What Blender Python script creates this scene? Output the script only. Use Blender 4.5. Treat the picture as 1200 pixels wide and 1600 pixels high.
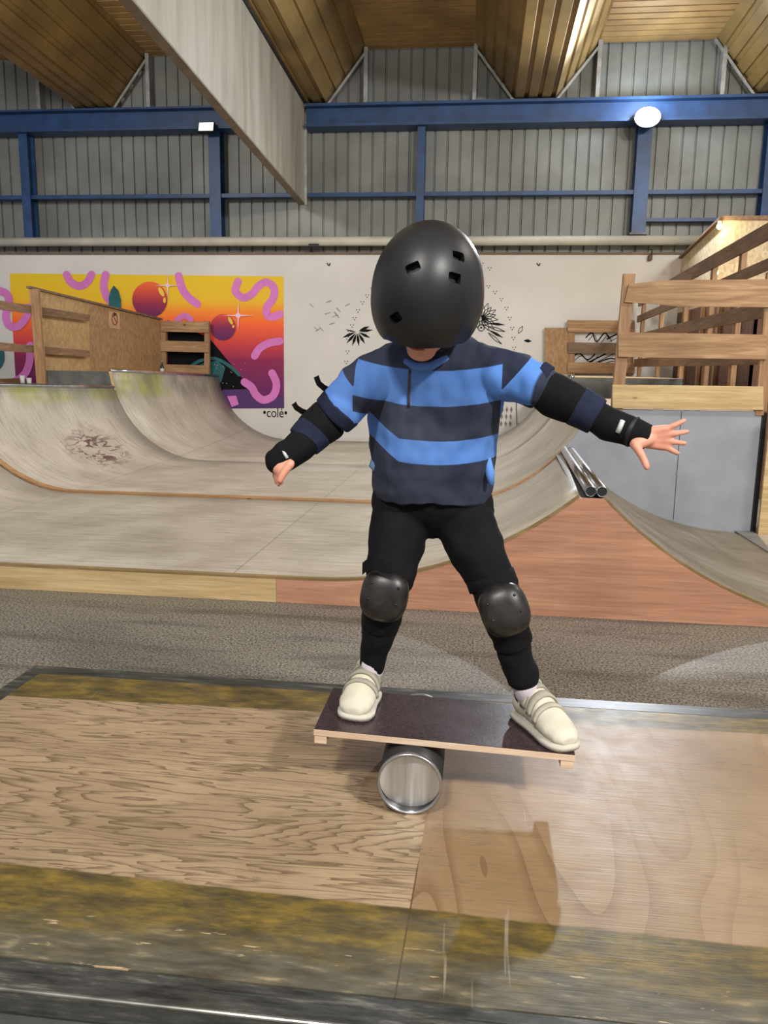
import bpy, bmesh, math, random
from math import sin, cos, pi, sqrt, radians, atan2
from mathutils import Vector, Matrix, noise
random.seed(7)
SC = bpy.context.scene
for o in list(bpy.data.objects): bpy.data.objects.remove(o)

# ------------------------------------------------------------------ camera
FPX, PITCH, YAW, ROLL, CH = 1241.0, radians(10.2755), radians(6.569), radians(0.9314), 1.38
def cam_axes():
    f = Vector((-sin(YAW)*cos(PITCH), cos(YAW)*cos(PITCH), -sin(PITCH)))
    r0 = Vector((cos(YAW), sin(YAW), 0)); d0 = f.cross(r0)
    r = cos(ROLL)*r0 - sin(ROLL)*d0; d = f.cross(r)
    return r, d, f
CR, CD, CF = cam_axes()
cam = bpy.data.cameras.new('camera'); cam.sensor_fit = 'VERTICAL'; cam.sensor_height = 36; cam.sensor_width = 27
cam.lens = FPX/1600*36; cam.clip_end = 100
camo = bpy.data.objects.new('camera', cam); SC.collection.objects.link(camo)
camo.matrix_world = Matrix(((CR.x, -CD.x, -CF.x, 0), (CR.y, -CD.y, -CF.y, 0), (CR.z, -CD.z, -CF.z, CH), (0, 0, 0, 1)))
SC.camera = camo
def at(px, py, Y):                       # point at real depth Y seen at a photo pixel
    v = CF + (px-600)/FPX*CR + (py-800)/FPX*CD
    return v*(Y/v.y) + Vector((0, 0, CH))
def onpl(px, py, A, B):                  # point on the vertical plane through plan points A and B
    v = CF + (px-600)/FPX*CR + (py-800)/FPX*CD
    nx, ny = (B[1]-A[1]), -(B[0]-A[0])
    t = (A[0]*nx+A[1]*ny)/(v.x*nx+v.y*ny)
    return v*t + Vector((0, 0, CH))

# ------------------------------------------------------------------ light
SC.view_settings.view_transform = 'Standard'; SC.view_settings.look = 'None'
SC.view_settings.gamma = 1; SC.view_settings.use_curve_mapping = False
SC.view_settings.exposure = 0.0
W = bpy.data.worlds.new('hall_light'); SC.world = W; W.use_nodes = True
W.node_tree.nodes['Background'].inputs[0].default_value = (0.86, 0.88, 0.95, 1)
W.node_tree.nodes['Background'].inputs[1].default_value = 0.50
def area(name, loc, target, size, power, col=(1, 1, 1)):
    l = bpy.data.lights.new(name, 'AREA'); l.shape = 'RECTANGLE'; l.size = size[0]; l.size_y = size[1]; l.energy = power; l.color = col
    o = bpy.data.objects.new(name, l); SC.collection.objects.link(o); o.location = loc
    o.rotation_euler = (Vector(target)-Vector(loc)).to_track_quat('-Z', 'Y').to_euler(); return o
area('hall_floodlight_front_right', (4.2, -2.5, 5.4), (0.3, 3.0, 0.6), (0.5, 0.4), 520, (1, .97, .92))
area('hall_floodlight_front_left', (-1.2, -2.6, 5.4), (-2.0, 8.0, 0.6), (0.7, 0.5), 300, (1, .95, .88))
area('hall_floodlight_mid_right', (4.5, 5.0, 5.3), (1.5, 10.0, 1.2), (0.9, 0.6), 230, (1, .93, .84))
area('hall_floodlight_mid_left', (-5.5, 6.5, 5.3), (-5.0, 11.5, 2.0), (0.9, 0.6), 150, (1, .96, .92))
def spot(name, loc, target, power, ang, col, rad=.08, blend=.5):
    l = bpy.data.lights.new(name, 'SPOT'); l.energy = power; l.spot_size = radians(ang); l.spot_blend = blend; l.color = col; l.shadow_soft_size = rad
    o = bpy.data.objects.new(name, l); SC.collection.objects.link(o); o.location = loc
    o.rotation_euler = (Vector(target)-Vector(loc)).to_track_quat('-Z', 'Y').to_euler(); return o

# ------------------------------------------------------------------ helpers
ORG = {}
def link(o): SC.collection.objects.link(o)
def tag(o, label, cat, group=None):
    o['label'] = label; o['category'] = cat
    if group: o['group'] = group
    return o
def thing(name, loc, label, cat, group=None):
    o = bpy.data.objects.new(name, None); link(o); o.location = loc; o.empty_display_size = .1
    ORG[o.name] = Vector(loc); return tag(o, label, cat, group)
def obj(name, bm, mats, parent=None, smooth=False, label=None):
    me = bpy.data.meshes.new(name)
    org = ORG.get(parent.name, Vector()) if parent else Vector()
    bmesh.ops.translate(bm, verts=bm.verts, vec=-org)
    if smooth:
        for f in bm.faces: f.smooth = True
    bm.to_mesh(me); bm.free()
    for m in (mats if isinstance(mats, (list, tuple)) else [mats]): me.materials.append(m)
    o = bpy.data.objects.new(name, me); link(o)
    if parent: o.parent = parent
    ORG[o.name] = org
    if label: o['label'] = label
    return o
def struct(name, bm, mats, smooth=False):
    o = obj(name, bm, mats, None, smooth); o['kind'] = 'structure'; return o
def box(bm, lo, hi, bev=0, mi=0):
    vs = [bm.verts.new((x, y, z)) for x in (lo[0], hi[0]) for y in (lo[1], hi[1]) for z in (lo[2], hi[2])]
    fs = [bm.faces.new([vs[i] for i in q]) for q in ((0, 1, 3, 2), (4, 6, 7, 5), (0, 4, 5, 1), (2, 3, 7, 6), (0, 2, 6, 4), (1, 5, 7, 3))]
    for f in fs: f.material_index = mi
    if bev:
        es = list({e for f in fs for e in f.edges})
        bmesh.ops.bevel(bm, geom=es, offset=bev, segments=2, affect='EDGES', profile=.6)
    return vs
def NB(): return bmesh.new()
def bx(lo, hi, bev=0): b = NB(); box(b, lo, hi, bev); return b
def beam(bm, a, b, w, h, up=Vector((0, 0, 1)), bev=0.0):   # box along a-b, w sideways, h along up
    a = Vector(a); b = Vector(b); t = (b-a).normalized(); s = t.cross(up).normalized(); u = s.cross(t)
    vs = [bm.verts.new(p + s*i*w/2 + u*j*h/2) for p in (a, b) for i in (-1, 1) for j in (-1, 1)]
    fs = [bm.faces.new([vs[i] for i in q]) for q in ((0, 1, 3, 2), (4, 6, 7, 5), (0, 4, 5, 1), (2, 3, 7, 6), (0, 2, 6, 4), (1, 5, 7, 3))]
    bmesh.ops.recalc_face_normals(bm, faces=fs)
    if bev: bmesh.ops.bevel(bm, geom=list({e for f in fs for e in f.edges}), offset=bev, segments=1, affect='EDGES')
def tube(bm, pts, rad, n=12, caps=True):
    pts = [Vector(p) for p in pts]; rs = rad if isinstance(rad, (list, tuple)) else [rad]*len(pts)
    rings = []; t0 = (pts[1]-pts[0]).normalized(); u = t0.orthogonal().normalized()
    for i, p in enumerate(pts):
        t = (pts[min(i+1, len(pts)-1)]-pts[max(i-1, 0)]).normalized()
        u = (u - t*u.dot(t)).normalized(); v = t.cross(u)
        rings.append([bm.verts.new(p + (u*cos(2*pi*k/n) + v*sin(2*pi*k/n))*rs[i]) for k in range(n)])
    for a, b in zip(rings, rings[1:]):
        for k in range(n): bm.faces.new((a[k], a[(k+1) % n], b[(k+1) % n], b[k]))
    if caps: bm.faces.new(rings[0][::-1]); bm.faces.new(rings[-1])
def hollow(bm, a, b, ro, ri, n=20):
    a = Vector(a); b = Vector(b); t = (b-a).normalized(); u = t.orthogonal().normalized(); v = t.cross(u)
    R = [[bm.verts.new(p+(u*cos(2*pi*k/n)+v*sin(2*pi*k/n))*r) for k in range(n)] for p, r in ((a, ri), (a, ro), (b, ro), (b, ri))]
    for i in range(4):
        A, B = R[i], R[(i+1) % 4]
        for k in range(n): bm.faces.new((A[k], A[(k+1) % n], B[(k+1) % n], B[k]))
    bmesh.ops.recalc_face_normals(bm, faces=bm.faces)
def prism(bm, pts, off):                  # polygon (3-D points) extruded by off
    a = [bm.verts.new(p) for p in pts]; b = [bm.verts.new(Vector(p)+Vector(off)) for p in pts]
    n = len(a); fs = [bm.faces.new(a), bm.faces.new(b[::-1])]
    for i in range(n): fs.append(bm.faces.new((a[i], b[i], b[(i+1) % n], a[(i+1) % n])))
    bmesh.ops.recalc_face_normals(bm, faces=fs)
def grid(bm, rows, mi=0):
    R = [[bm.verts.new(p) for p in r] for r in rows]
    for a, b in zip(R, R[1:]):
        for i in range(len(a)-1): bm.faces.new((a[i], a[i+1], b[i+1], b[i])).material_index = mi
def ball(bm, c, r, sc=(1, 1, 1), sub=3, M=None):
    m = Matrix.Translation(Vector(c)) @ (M or Matrix.Identity(4)) @ Matrix.Diagonal((r*sc[0], r*sc[1], r*sc[2], 1))
    bmesh.ops.create_icosphere(bm, subdivisions=sub, radius=1, matrix=m)
def capsule(bm, a, b, ra, rb, n=20, sub=2):
    tube(bm, [a, b], [ra, rb], n); ball(bm, a, ra*1.01, sub=sub); ball(bm, b, rb*1.01, sub=sub)
def remesh(bm, vox, it=4, fac=.5):
    me = bpy.data.meshes.new('t'); bmesh.ops.recalc_face_normals(bm, faces=bm.faces); bm.to_mesh(me); bm.free()
    o = bpy.data.objects.new('t', me); link(o)
    m = o.modifiers.new('r', 'REMESH'); m.mode = 'VOXEL'; m.voxel_size = vox; m.adaptivity = 0
    if it: s = o.modifiers.new('s', 'SMOOTH'); s.iterations = it; s.factor = fac
    dg = bpy.context.evaluated_depsgraph_get(); dg.update()
    me2 = bpy.data.meshes.new_from_object(o.evaluated_get(dg))
    b = NB(); b.from_mesh(me2)
    bpy.data.objects.remove(o); bpy.data.meshes.remove(me); bpy.data.meshes.remove(me2)
    return b
def fold(bm, amp, sc, stretch=(1, 1, 1), seed=0):
    bm.normal_update()
    for v in bm.verts:
        p = Vector((v.co.x*stretch[0], v.co.y*stretch[1], v.co.z*stretch[2]))*sc + Vector((seed, 0, 0))
        v.co += v.normal*amp*noise.noise(p)

# ------------------------------------------------------------------ materials
def srgb(c): return tuple(((x/255)/12.92 if x/255 <= .04045 else ((x/255+.055)/1.055)**2.4) for x in c)+(1,)
class Mt:
    def __init__(s, name, rough=.6, metal=0, spec=.5):
        s.m = bpy.data.materials.new(name); s.m.use_nodes = True; s.t = s.m.node_tree; s.b = s.t.nodes['Principled BSDF']
        s.b.inputs['Roughness'].default_value = rough; s.b.inputs['Metallic'].default_value = metal
        s.b.inputs['Specular IOR Level'].default_value = spec
        s.tc = s.t.nodes.new('ShaderNodeNewGeometry').outputs['Position']
    def n(s, ty, **k):
        nd = s.t.nodes.new(ty)
        for a, b in k.items(): setattr(nd, a, b)
        return nd
    def l(s, a, b): s.t.links.new(a, b)
    def val(s, x):
        nd = s.n('ShaderNodeValue'); nd.outputs[0].default_value = x; return nd.outputs[0]
    def map(s, sc=(1, 1, 1), loc=(0, 0, 0), rot=(0, 0, 0)):
        nd = s.n('ShaderNodeMapping'); nd.inputs['Scale'].default_value = sc; nd.inputs['Location'].default_value = loc; nd.inputs['Rotation'].default_value = rot
        s.l(s.tc, nd.inputs[0]); return nd.outputs[0]
    def noise(s, scale, vec=None, detail=4, rough=.55, dist=0):
        nd = s.n('ShaderNodeTexNoise'); nd.inputs['Scale'].default_value = scale; nd.inputs['Detail'].default_value = detail
        nd.inputs['Roughness'].default_value = rough; nd.inputs['Distortion'].default_value = dist
        s.l(vec if vec else s.tc, nd.inputs['Vector']); return nd.outputs['Fac']
    def ramp(s, fac, stops):
        nd = s.n('ShaderNodeValToRGB'); e = nd.color_ramp.elements
        while len(e) < len(stops): e.new(.5)
        for x, (p, c) in zip(e, stops): x.position = p; x.color = c if len(c) == 4 else srgb(c)
        s.l(fac, nd.inputs[0]); return nd.outputs[0]
    def thr(s, fac, a, b):            # 0..1 between a and b
        nd = s.n('ShaderNodeMapRange'); nd.inputs[1].default_value = a; nd.inputs[2].default_value = b
        s.l(fac, nd.inputs[0]); return nd.outputs[0]
    def math(s, op, a, b=0.0, c=None):
        nd = s.n('ShaderNodeMath', operation=op)
        for i, x in enumerate((a, b) if c is None else (a, b, c)):
            if isinstance(x, (int, float)): nd.inputs[i].default_value = x
            else: s.l(x, nd.inputs[i])
        return nd.outputs[0]
    def mix(s, fac, a, b, mode='MIX'):
        nd = s.n('ShaderNodeMix', data_type='RGBA', blend_type=mode)
        for i, x in ((0, fac), (6, a), (7, b)):
            if isinstance(x, (int, float)): nd.inputs[i].default_value = x
            elif isinstance(x, tuple): nd.inputs[i].default_value = x if len(x) == 4 else srgb(x)
            else: s.l(x, nd.inputs[i])
        return nd.outputs[2]
    def xyz(s):
        nd = s.n('ShaderNodeSeparateXYZ'); s.l(s.tc, nd.inputs[0]); return nd.outputs
    def col(s, c):
        if isinstance(c, tuple): s.b.inputs['Base Color'].default_value = c if len(c) == 4 else srgb(c)
        else: s.l(c, s.b.inputs['Base Color'])
        return s
    def rough(s, f, a, b): nd = s.n('ShaderNodeMapRange'); s.l(f, nd.inputs[0]); nd.inputs[3].default_value = a; nd.inputs[4].default_value = b; s.l(nd.outputs[0], s.b.inputs['Roughness'])
    def bump(s, h, st=.3, d=.01):
        nd = s.n('ShaderNodeBump'); nd.inputs['Strength'].default_value = st; nd.inputs['Distance'].default_value = d
        s.l(h, nd.inputs['Height']); s.l(nd.outputs[0], s.b.inputs['Normal'])
def plain(name, c, rough=.6, metal=0, var=.12, sc=6, spec=.5, bump=0):
    M = Mt(name, rough, metal, spec); n = M.noise(sc)
    d = tuple(int(max(0, x*(1-var))) for x in c); e = tuple(int(min(255, x*(1+var*.6))) for x in c)
    M.col(M.ramp(n, [(.3, d), (.7, e)]))
    if bump: M.bump(M.noise(sc*20), bump, .002)
    return M.m
def wood(name, c1, c2, axis='x', sc=1.0, rough=.6, dirt=.15, knots=True, c3=None):
    M = Mt(name, rough, 0, .35)
    i = 'xyz'.index(axis); s = [14*sc]*3; s[i] = 1.1*sc
    v = M.map(tuple(s)); g = M.noise(1.6, v, 6, .6, .6)
    c = M.ramp(g, [(.32, c1), (.52, tuple((a+b)//2 for a, b in zip(c1, c2))), (.68, c2)])
    s2 = [60*sc]*3; s2[i] = 2*sc
    f = M.noise(2, M.map(tuple(s2)), 3); c = M.mix(M.math('MULTIPLY', M.thr(f, .5, .75), .35), c, tuple(int(x*.62) for x in c1))
    big = M.noise(1.3, M.map((1, 1, 1), (3, 1, 2)), 3); c = M.mix(M.math('MULTIPLY', M.thr(big, .45, .75), dirt*2), c, tuple(int(x*.72) for x in c1))
    if knots:
        vo = M.n('ShaderNodeTexVoronoi'); s3 = [5.5]*3; s3[i] = 2.2; M.l(M.map(tuple(s3)), vo.inputs['Vector']); vo.inputs['Scale'].default_value = 1
        k = M.thr(vo.outputs['Distance'], .09, .04); c = M.mix(k, c, tuple(int(x*.45) for x in c1))
    M.col(c); M.bump(g, .25, .004); return M.m

PAD_FAR = 2.617; PAD_NEAR = 1.155; PAD_L = -1.59; PZ = .28
def mat_pad():
    M = Mt('worn_varnished_plywood', .34, 0, .4)
    X, Y, Z = M.xyz()
    # plywood grain: contour lines of a stretched height field
    def contour(vec, freq, sharp0, sharp1, scale=1.0, det=2.0, dist=0):
        n = M.noise(scale, vec, det, .5, dist)
        w = M.math('FRACT', M.math('MULTIPLY', n, freq)); return M.thr(w, sharp0, sharp1)
    vl = M.map((.55, 4.6, 1), (0, 0, 0)); gl = contour(vl, 26, .62, 1.0, 1.0, 5, .35)
    fine = M.noise(3, M.map((3, 70, 1)), 4, .6)
    seam = M.math('ADD', M.math('MULTIPLY', Y, .03), -.145)           # plywood joint in X
    right = M.math('GREATER_THAN', X, seam)
    vr = M.map((3.0, 1.05, 1), (1.3, -.6, 0)); gr = contour(vr, 11, .62, 1.0, 1.0, 1, .1)
    base_l = M.ramp(M.noise(2.2, M.map((1, 3, 1))), [(.3, (142, 120, 92)), (.7, (172, 149, 118))])
    base_l = M.mix(M.math('MULTIPLY', gl, .85), base_l, (92, 72, 52))
    base_r = M.ramp(M.noise(2.5), [(.3, (132, 107, 76)), (.7, (158, 133, 101))])
    loc = M.math('MULTIPLY', M.thr(X, .62, .28), M.thr(Y, 1.95, 1.65))  # mask for stronger grain, painted where the rider's dark reflection falls
    base_r = M.mix(M.math('MULTIPLY', M.math('MULTIPLY', gr, .6), M.math('ADD', M.math('MULTIPLY', loc, .7), .4)), base_r, (110, 82, 54))
    pat = M.thr(M.noise(3.2, M.map((1, 1, 1), (5, 2, 0))), .52, .62)
    base_r = M.mix(M.math('MULTIPLY', pat, .22), base_r, (128, 96, 68))
    c = M.mix(right, base_l, base_r)
    c = M.mix(M.math('MULTIPLY', M.thr(fine, .5, .7), .35), c, (104, 84, 64))
    # dark scuffs and pale scratches
    sc = M.thr(M.noise(9, M.map((1, 3.2, 1), (0, 0, 0), (0, 0, .25)), 6, .7), .60, .68); c = M.mix(M.math('MULTIPLY', sc, .5), c, (92, 74, 56))
    s3 = M.thr(M.noise(5, M.map((1.5, 16, 1), (3, 1, 0)), 6, .75), .55, .66); c = M.mix(M.math('MULTIPLY', M.math('MULTIPLY', s3, M.math('SUBTRACT', 1.0, M.math('MULTIPLY', right, .6))), .5), c, (84, 66, 50))
    # yellow paint bands
    wob = M.math('MULTIPLY', M.math('ADD', M.noise(5, M.map((2, 2, 1))), -.5), .015)
    Yw = M.math('ADD', Y, wob)
    e1 = M.math('ADD', M.math('MULTIPLY', X, -.028), 1.468)
    e2 = M.math('ADD', M.math('MULTIPLY', X, .035), 2.395)
    near = M.thr(M.math('SUBTRACT', e1, Yw), -.002, .004); far = M.thr(M.math('SUBTRACT', Yw, e2), -.002, .006)
    band = M.math('MAXIMUM', near, far)
    yb = M.ramp(M.noise(7, M.map((1, 3, 1)), 8, .7), [(.36, (56, 52, 34)), (.48, (86, 74, 36)), (.60, (118, 98, 40)), (.75, (150, 126, 56))])
    c = M.mix(M.math('MULTIPLY', band, .93), c, yb)
    grime = M.math('MULTIPLY', M.thr(M.math('ADD', Yw, M.math('MULTIPLY', M.noise(4, M.map((1.5, 4, 1)), 6), .16)), 1.455, 1.36), .85)
    c = M.mix(grime, c, M.ramp(M.noise(11, M.map((1, 4, 1)), 6), [(.35, (64, 62, 55)), (.6, (98, 94, 80)), (.74, (160, 146, 116))]))
    # bare chips near the front lip and the seam
    chip = M.math('MULTIPLY', M.thr(M.noise(7, M.map((1, 7, 1), (2, 7, 0)), 7, .7), .635, .66), M.thr(Y, 1.40, 1.33)); c = M.mix(chip, c, (184, 160, 126))
    sm = M.math('MULTIPLY', M.thr(M.math('ABSOLUTE', M.math('SUBTRACT', X, seam)), .0025, .001), M.thr(Y, 1.66, 1.6))
    c = M.mix(M.math('MULTIPLY', sm, .8), c, (74, 56, 36))
    scr = M.thr(M.noise(30, M.map((1, .06, 1), (0, 0, 0), (0, 0, .9)), 2), .74, .77)
    c = M.mix(M.math('MULTIPLY', scr, .3), c, (196, 186, 168))
    M.col(c); M.rough(M.noise(14), .33, .52)
    M.bump(M.math('ADD', fine, M.math('MULTIPLY', gl, .25)), .22, .003); return M.m
def mat_ramp():
    M = Mt('weathered_ramp_plywood', .5, 0, .35); X, Y, Z = M.xyz()
    a = M.noise(2.0, M.map((1, 1, 1)), 5); c = M.ramp(a, [(.3, (163, 153, 136)), (.7, (191, 182, 166))])
    g = M.noise(3, M.map((1.2, 13, 1.2)), 6, .65); c = M.mix(M.math('MULTIPLY', M.thr(g, .48, .75), .65), c, (118, 108, 94))
    sc = M.thr(M.noise(7, M.map((1, 5, 1), (0, 0, 0), (0, 0, .5)), 6, .75), .62, .68); c = M.mix(M.math('MULTIPLY', sc, .6), c, (92, 84, 76))
    # worn yellow paint below the copings
    yl = M.math('MULTIPLY', M.thr(Z, .88, .98), M.thr(X, -3.6, -4.0))
    ys = M.thr(M.noise(1.1, M.map((1, .9, 1), (0, .55, 0)), 3), .47, .60); c = M.mix(M.math('MULTIPLY', M.math('MULTIPLY', yl, ys), .75), c, (150, 152, 58))
    yr = M.math('MULTIPLY', M.thr(Z, .72, .95), M.thr(X, .6, .9)); c = M.mix(M.math('MULTIPLY', M.math('MULTIPLY', yr, M.thr(M.noise(2), .4, .6)), .6), c, (160, 156, 96))
    # dark grey grime below the low coping
    dg = M.math('MULTIPLY', M.thr(M.noise(1.6, M.map((1, 1.4, 1), (4, 0, 0)), 5), .45, .62), M.math('MULTIPLY', M.thr(Z, .72, 1.0), M.thr(X, -3.6, -4.0)))
    c = M.mix(M.math('MULTIPLY', dg, .55), c, (104, 104, 96))
    # dark red smear
    d = M.n('ShaderNodeVectorMath', operation='DISTANCE'); M.l(M.map((1, .62, 1)), d.inputs[0]); d.inputs[1].default_value = (-4.28, 8.75*.62, .52)
    bl = M.thr(M.noise(6, M.map((1.5, .7, 3.2), (0, 0, 3)), 3, .6, 1.2), .50, .56)
    c = M.mix(M.math('MULTIPLY', M.math('MULTIPLY', M.thr(d.outputs['Value'], .42, .22), bl), .9), c, (84, 50, 50))
    # sheet seams
    for k, (p, w) in enumerate(((1.22, .006),)):
        for ax, off in ((Y, .3), (X, .2)):
            fr = M.math('ABSOLUTE', M.math('SUBTRACT', M.math('FRACT', M.math('MULTIPLY', M.math('ADD', ax, off), 1/(p if ax == Y else 2.44))), .5))
            c = M.mix(M.math('MULTIPLY', M.thr(fr, .0028, .001), .45), c, (84, 76, 66))
    M.col(c); M.bump(g, .15, .004); return M.m
def mat_floor():
    M = Mt('dark_speckled_screed', .55, 0, .35)
    a = M.noise(1.1, None, 4); c = M.ramp(a, [(.3, (82, 77, 68)), (.7, (112, 106, 95))])
    s = M.noise(85, None, 3, .7); c = M.mix(M.thr(s, .44, .62), c, (152, 145, 131)); c = M.mix(M.thr(s, .46, .34), c, (50, 46, 41))
    st = M.noise(2.5, M.map((.5, 2.2, 1), (0, 0, 0), (0, 0, .15)), 6); c = M.mix(M.math('MULTIPLY', M.thr(st, .52, .66), .45), c, (58, 54, 49))
    M.col(c); M.bump(s, .3, .004); M.rough(a, .4, .62); return M.m
def mat_white_wall():
    M = Mt('white_painted_wall', .6, 0, .3); n = M.noise(.7, None, 5); c = M.ramp(n, [(.3, (200, 197, 192)), (.7, (216, 213, 208))])
    sc = M.thr(M.noise(8, M.map((2.2, 1, 2.2), (0, 0, 0), (0, .5, 0)), 6, .75), .66, .71); c = M.mix(M.math('MULTIPLY', sc, .4), c, (150, 148, 146))
    M.col(c); return M.m
def mat_osb(name, c1, c2):
    M = Mt(name, .65, 0, .3); v = M.n('ShaderNodeTexVoronoi'); v.inputs['Scale'].default_value = 38; M.l(M.map((1, 1, .5)), v.inputs['Vector'])
    c = M.ramp(v.outputs['Color'], [(.2, c1), (.8, c2)]); c = M.mix(.3, c, M.ramp(M.noise(3), [(.3, c1), (.7, c2)])); M.col(c); M.bump(v.outputs['Distance'], .1, .002); return M.m
def mat_board():
    M = Mt('film_faced_board', .2, 0, .6); n = M.noise(160, None, 2); c = M.ramp(n, [(.35, (40, 28, 30)), (.65, (66, 50, 54))]); M.col(c); M.bump(n, .25, .001); M.rough(M.noise(7), .2, .34); return M.m
def mat_attr(name, rough=.8, bump=.3, bs=260):
    M = Mt(name, rough, 0, .25); a = M.n('ShaderNodeAttribute'); a.attribute_name = 'col'; n = M.noise(6); c = M.mix(.14, a.outputs['Color'], M.ramp(n, [(.3, (20, 22, 30)), (.7, (150, 160, 180))]))
    M.col(c); M.bump(M.noise(bs, None, 2), bump, .001); return M.m
def mat_emit(name, c, st):
    M = Mt(name); M.b.inputs['Emission Color'].default_value = srgb(c); M.b.inputs['Emission Strength'].default_value = st; M.col(c); return M.m
def mat_skin():
    M = Mt('skin', .5, 0, .4); n = M.noise(14); M.col(M.ramp(n, [(.3, (198, 132, 108)), (.7, (222, 160, 135))])); M.b.inputs['Subsurface Weight'].default_value = .12
    M.b.inputs['Subsurface Radius'].default_value = (.02, .008, .004); return M.m

m_pad, m_ramp, m_floor, m_white = mat_pad(), mat_ramp(), mat_floor(), mat_white_wall()
m_black_edge = plain('scuffed_black_steel', (44, 44, 44), .36, .5, .5, 9, bump=.2)
M = Mt('scraped_dark_lip', .4, .1, .5)
m_lip_c = M.ramp(M.noise(7, M.map((1, 6, 6)), 8, .7), [(.35, (38, 38, 36)), (.55, (70, 70, 66)), (.68, (118, 116, 108)), (.76, (190, 182, 160))]); M.col(m_lip_c); m_lip = M.m
m_steel = plain('bright_steel_tube', (185, 187, 190), .28, 1.0, .12, 12)
m_brown_ply = wood('reddish_brown_plywood', (166, 118, 92), (196, 146, 116), 'x', .9, .5, .12, False)
m_pine_x = wood('pale_pine_board_x', (178, 150, 104), (212, 186, 138), 'x', 1, .55, .1)
m_wood_x = wood('weathered_pallet_wood_x', (138, 104, 72), (186, 152, 112), 'x', 1.2, .6, .2)
m_wood_y = wood('weathered_pallet_wood_y', (112, 84, 62), (152, 122, 92), 'y', 1.2, .6, .3)
m_wood_z = wood('weathered_pallet_wood_z', (136, 102, 72), (182, 146, 106), 'z', 1.2, .6, .2)
m_dk_wood_x = wood('grey_brown_board_x', (104, 84, 66), (138, 116, 94), 'x', 1.2, .65, .2)
m_ply_brown = mat_osb('worn_brown_plywood', (142, 112, 78), (170, 138, 98))
m_ply_tan = mat_osb('tan_chipboard', (160, 130, 88), (188, 158, 112))
m_osb_white = mat_osb('pale_chipboard', (184, 166, 132), (222, 206, 172))
m_greypaint = plain('dark_grey_painted_board', (84, 86, 84), .6, 0, .25, 5)
m_bluegrey = plain('pale_blue_grey_panel', (146, 149, 156), .5, 0, .07, 3)
m_greysheet = plain('grey_floor_sheet', (118, 118, 114), .55, 0, .12, 3)
m_blue = plain('blue_painted_steel', (36, 70, 116), .45, 0, .2, 4)
m_clad = plain('grey_steel_cladding', (128, 130, 126), .5, .1, .13, 1.5)
m_pipe = plain('cream_plastic_duct', (190, 186, 172), .5, 0, .1, 2)
m_girder = None
M = Mt('stained_grey_panel', .6, 0, .3); g = M.noise(1.5, M.map((1, 2.4, .35)), 6, .6); M.col(M.ramp(g, [(.3, (140, 134, 118)), (.55, (168, 163, 148)), (.75, (180, 176, 163))])); m_girder = M.m
m_trough = plain('golden_brown_roof_sheet', (150, 122, 70), .38, .25, .18, 1.2)
m_soffit = plain('ochre_roof_boarding', (158, 128, 78), .5, 0, .18, 2)
m_galv = plain('galvanised_strip', (166, 168, 168), .4, .4, .15, 6)
m_dark = plain('black_rubber_and_shade', (22, 22, 24), .6, 0, .3, 30)  # also blackens the shaded deck gap and the tube insides
m_black = plain('black_neoprene', (13, 13, 15), .85, 0, .3, 60, .2, .3)
m_trouser = plain('black_brushed_cotton', (17, 16, 19), .9, 0, .25, 12, .2, .3)
m_navyband = plain('navy_jersey', (30, 36, 56), .85, 0, .2, 20, .2)
m_helmet = plain('matt_black_helmet_shell', (25, 26, 28), .42, 0, .2, 16, .5, .05)
m_cap = plain('scratched_black_plastic', (36, 33, 30), .38, 0, .5, 30, .5)
m_shoe = mat_attr('off_white_shoe_leather', .6, .1, 90)
m_sweat = mat_attr('striped_jersey_knit', .85, .3, 300)
m_skin = mat_skin()
m_boardtop = mat_board()
m_ply_edge = wood('pale_birch_edge', (196, 168, 140), (222, 198, 172), 'x', 2, .6, .05, False)
m_brush = None
M = Mt('brushed_aluminium', .22, 1.0); n_ = M.noise(6, M.map((9, 1, .6)), 4); M.col(M.ramp(n_, [(.3, (190, 192, 192)), (.7, (225, 226, 226))])); M.rough(n_, .24, .36); M.b.inputs['Anisotropic'].default_value = .92; M.b.inputs['Anisotropic Rotation'].default_value = .25; tg = M.n('ShaderNodeTangent', direction_type='RADIAL', axis='Z'); M.l(tg.outputs[0], M.b.inputs['Tangent'])  # pale vertical bands in the colour imitate reflected streaks
m_brush = M.m
m_whiteplastic = plain('white_plastic', (225, 225, 222), .4, 0, .05, 5)
m_label = plain('pale_grey_print', (190, 194, 192), .6, 0, .05, 20)

# ------------------------------------------------------------------ setting
WY = 13.3
struct('floor', bx((-11, -4, -.1), (9, 13.6, 0)), m_floor)
struct('wall_back', bx((-11, WY, 0), (9, WY+.12, 3.19)), m_white)
b = NB()      # corrugated cladding above
prof = []
x = -11
while x < 9:
    for dx, dy in ((0, 0), (.152, 0), (.162, .03), (.178, .03), (.188, 0)): prof.append((x+dx, WY+.16+dy))
    x += .2
prism(b, [Vector((p[0], p[1], 3.0)) for p in prof]+[Vector((prof[-1][0], WY+.25, 3.0)), Vector((-11, WY+.25, 3.0))], (0, 0, 3.6))
bmesh.ops.triangulate(b, faces=[f for f in b.faces if len(f.verts) > 4])
struct('wall_back_upper', b, m_clad)
struct('trim_1', bx((-3.3, WY-.03, .15), (0.05, WY-.001, .215)), m_white)
ZC, ZT = 6.28, 5.49
cs = [-6.41, -2.86, 0.70, 4.25]      # trough centres
YR0, YR1 = 3.5, WY+.15
def rise(bm):                        # the roof climbs gently towards the viewer
    for v in bm.verts: v.co.z += .036*(WY-v.co.y)
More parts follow.
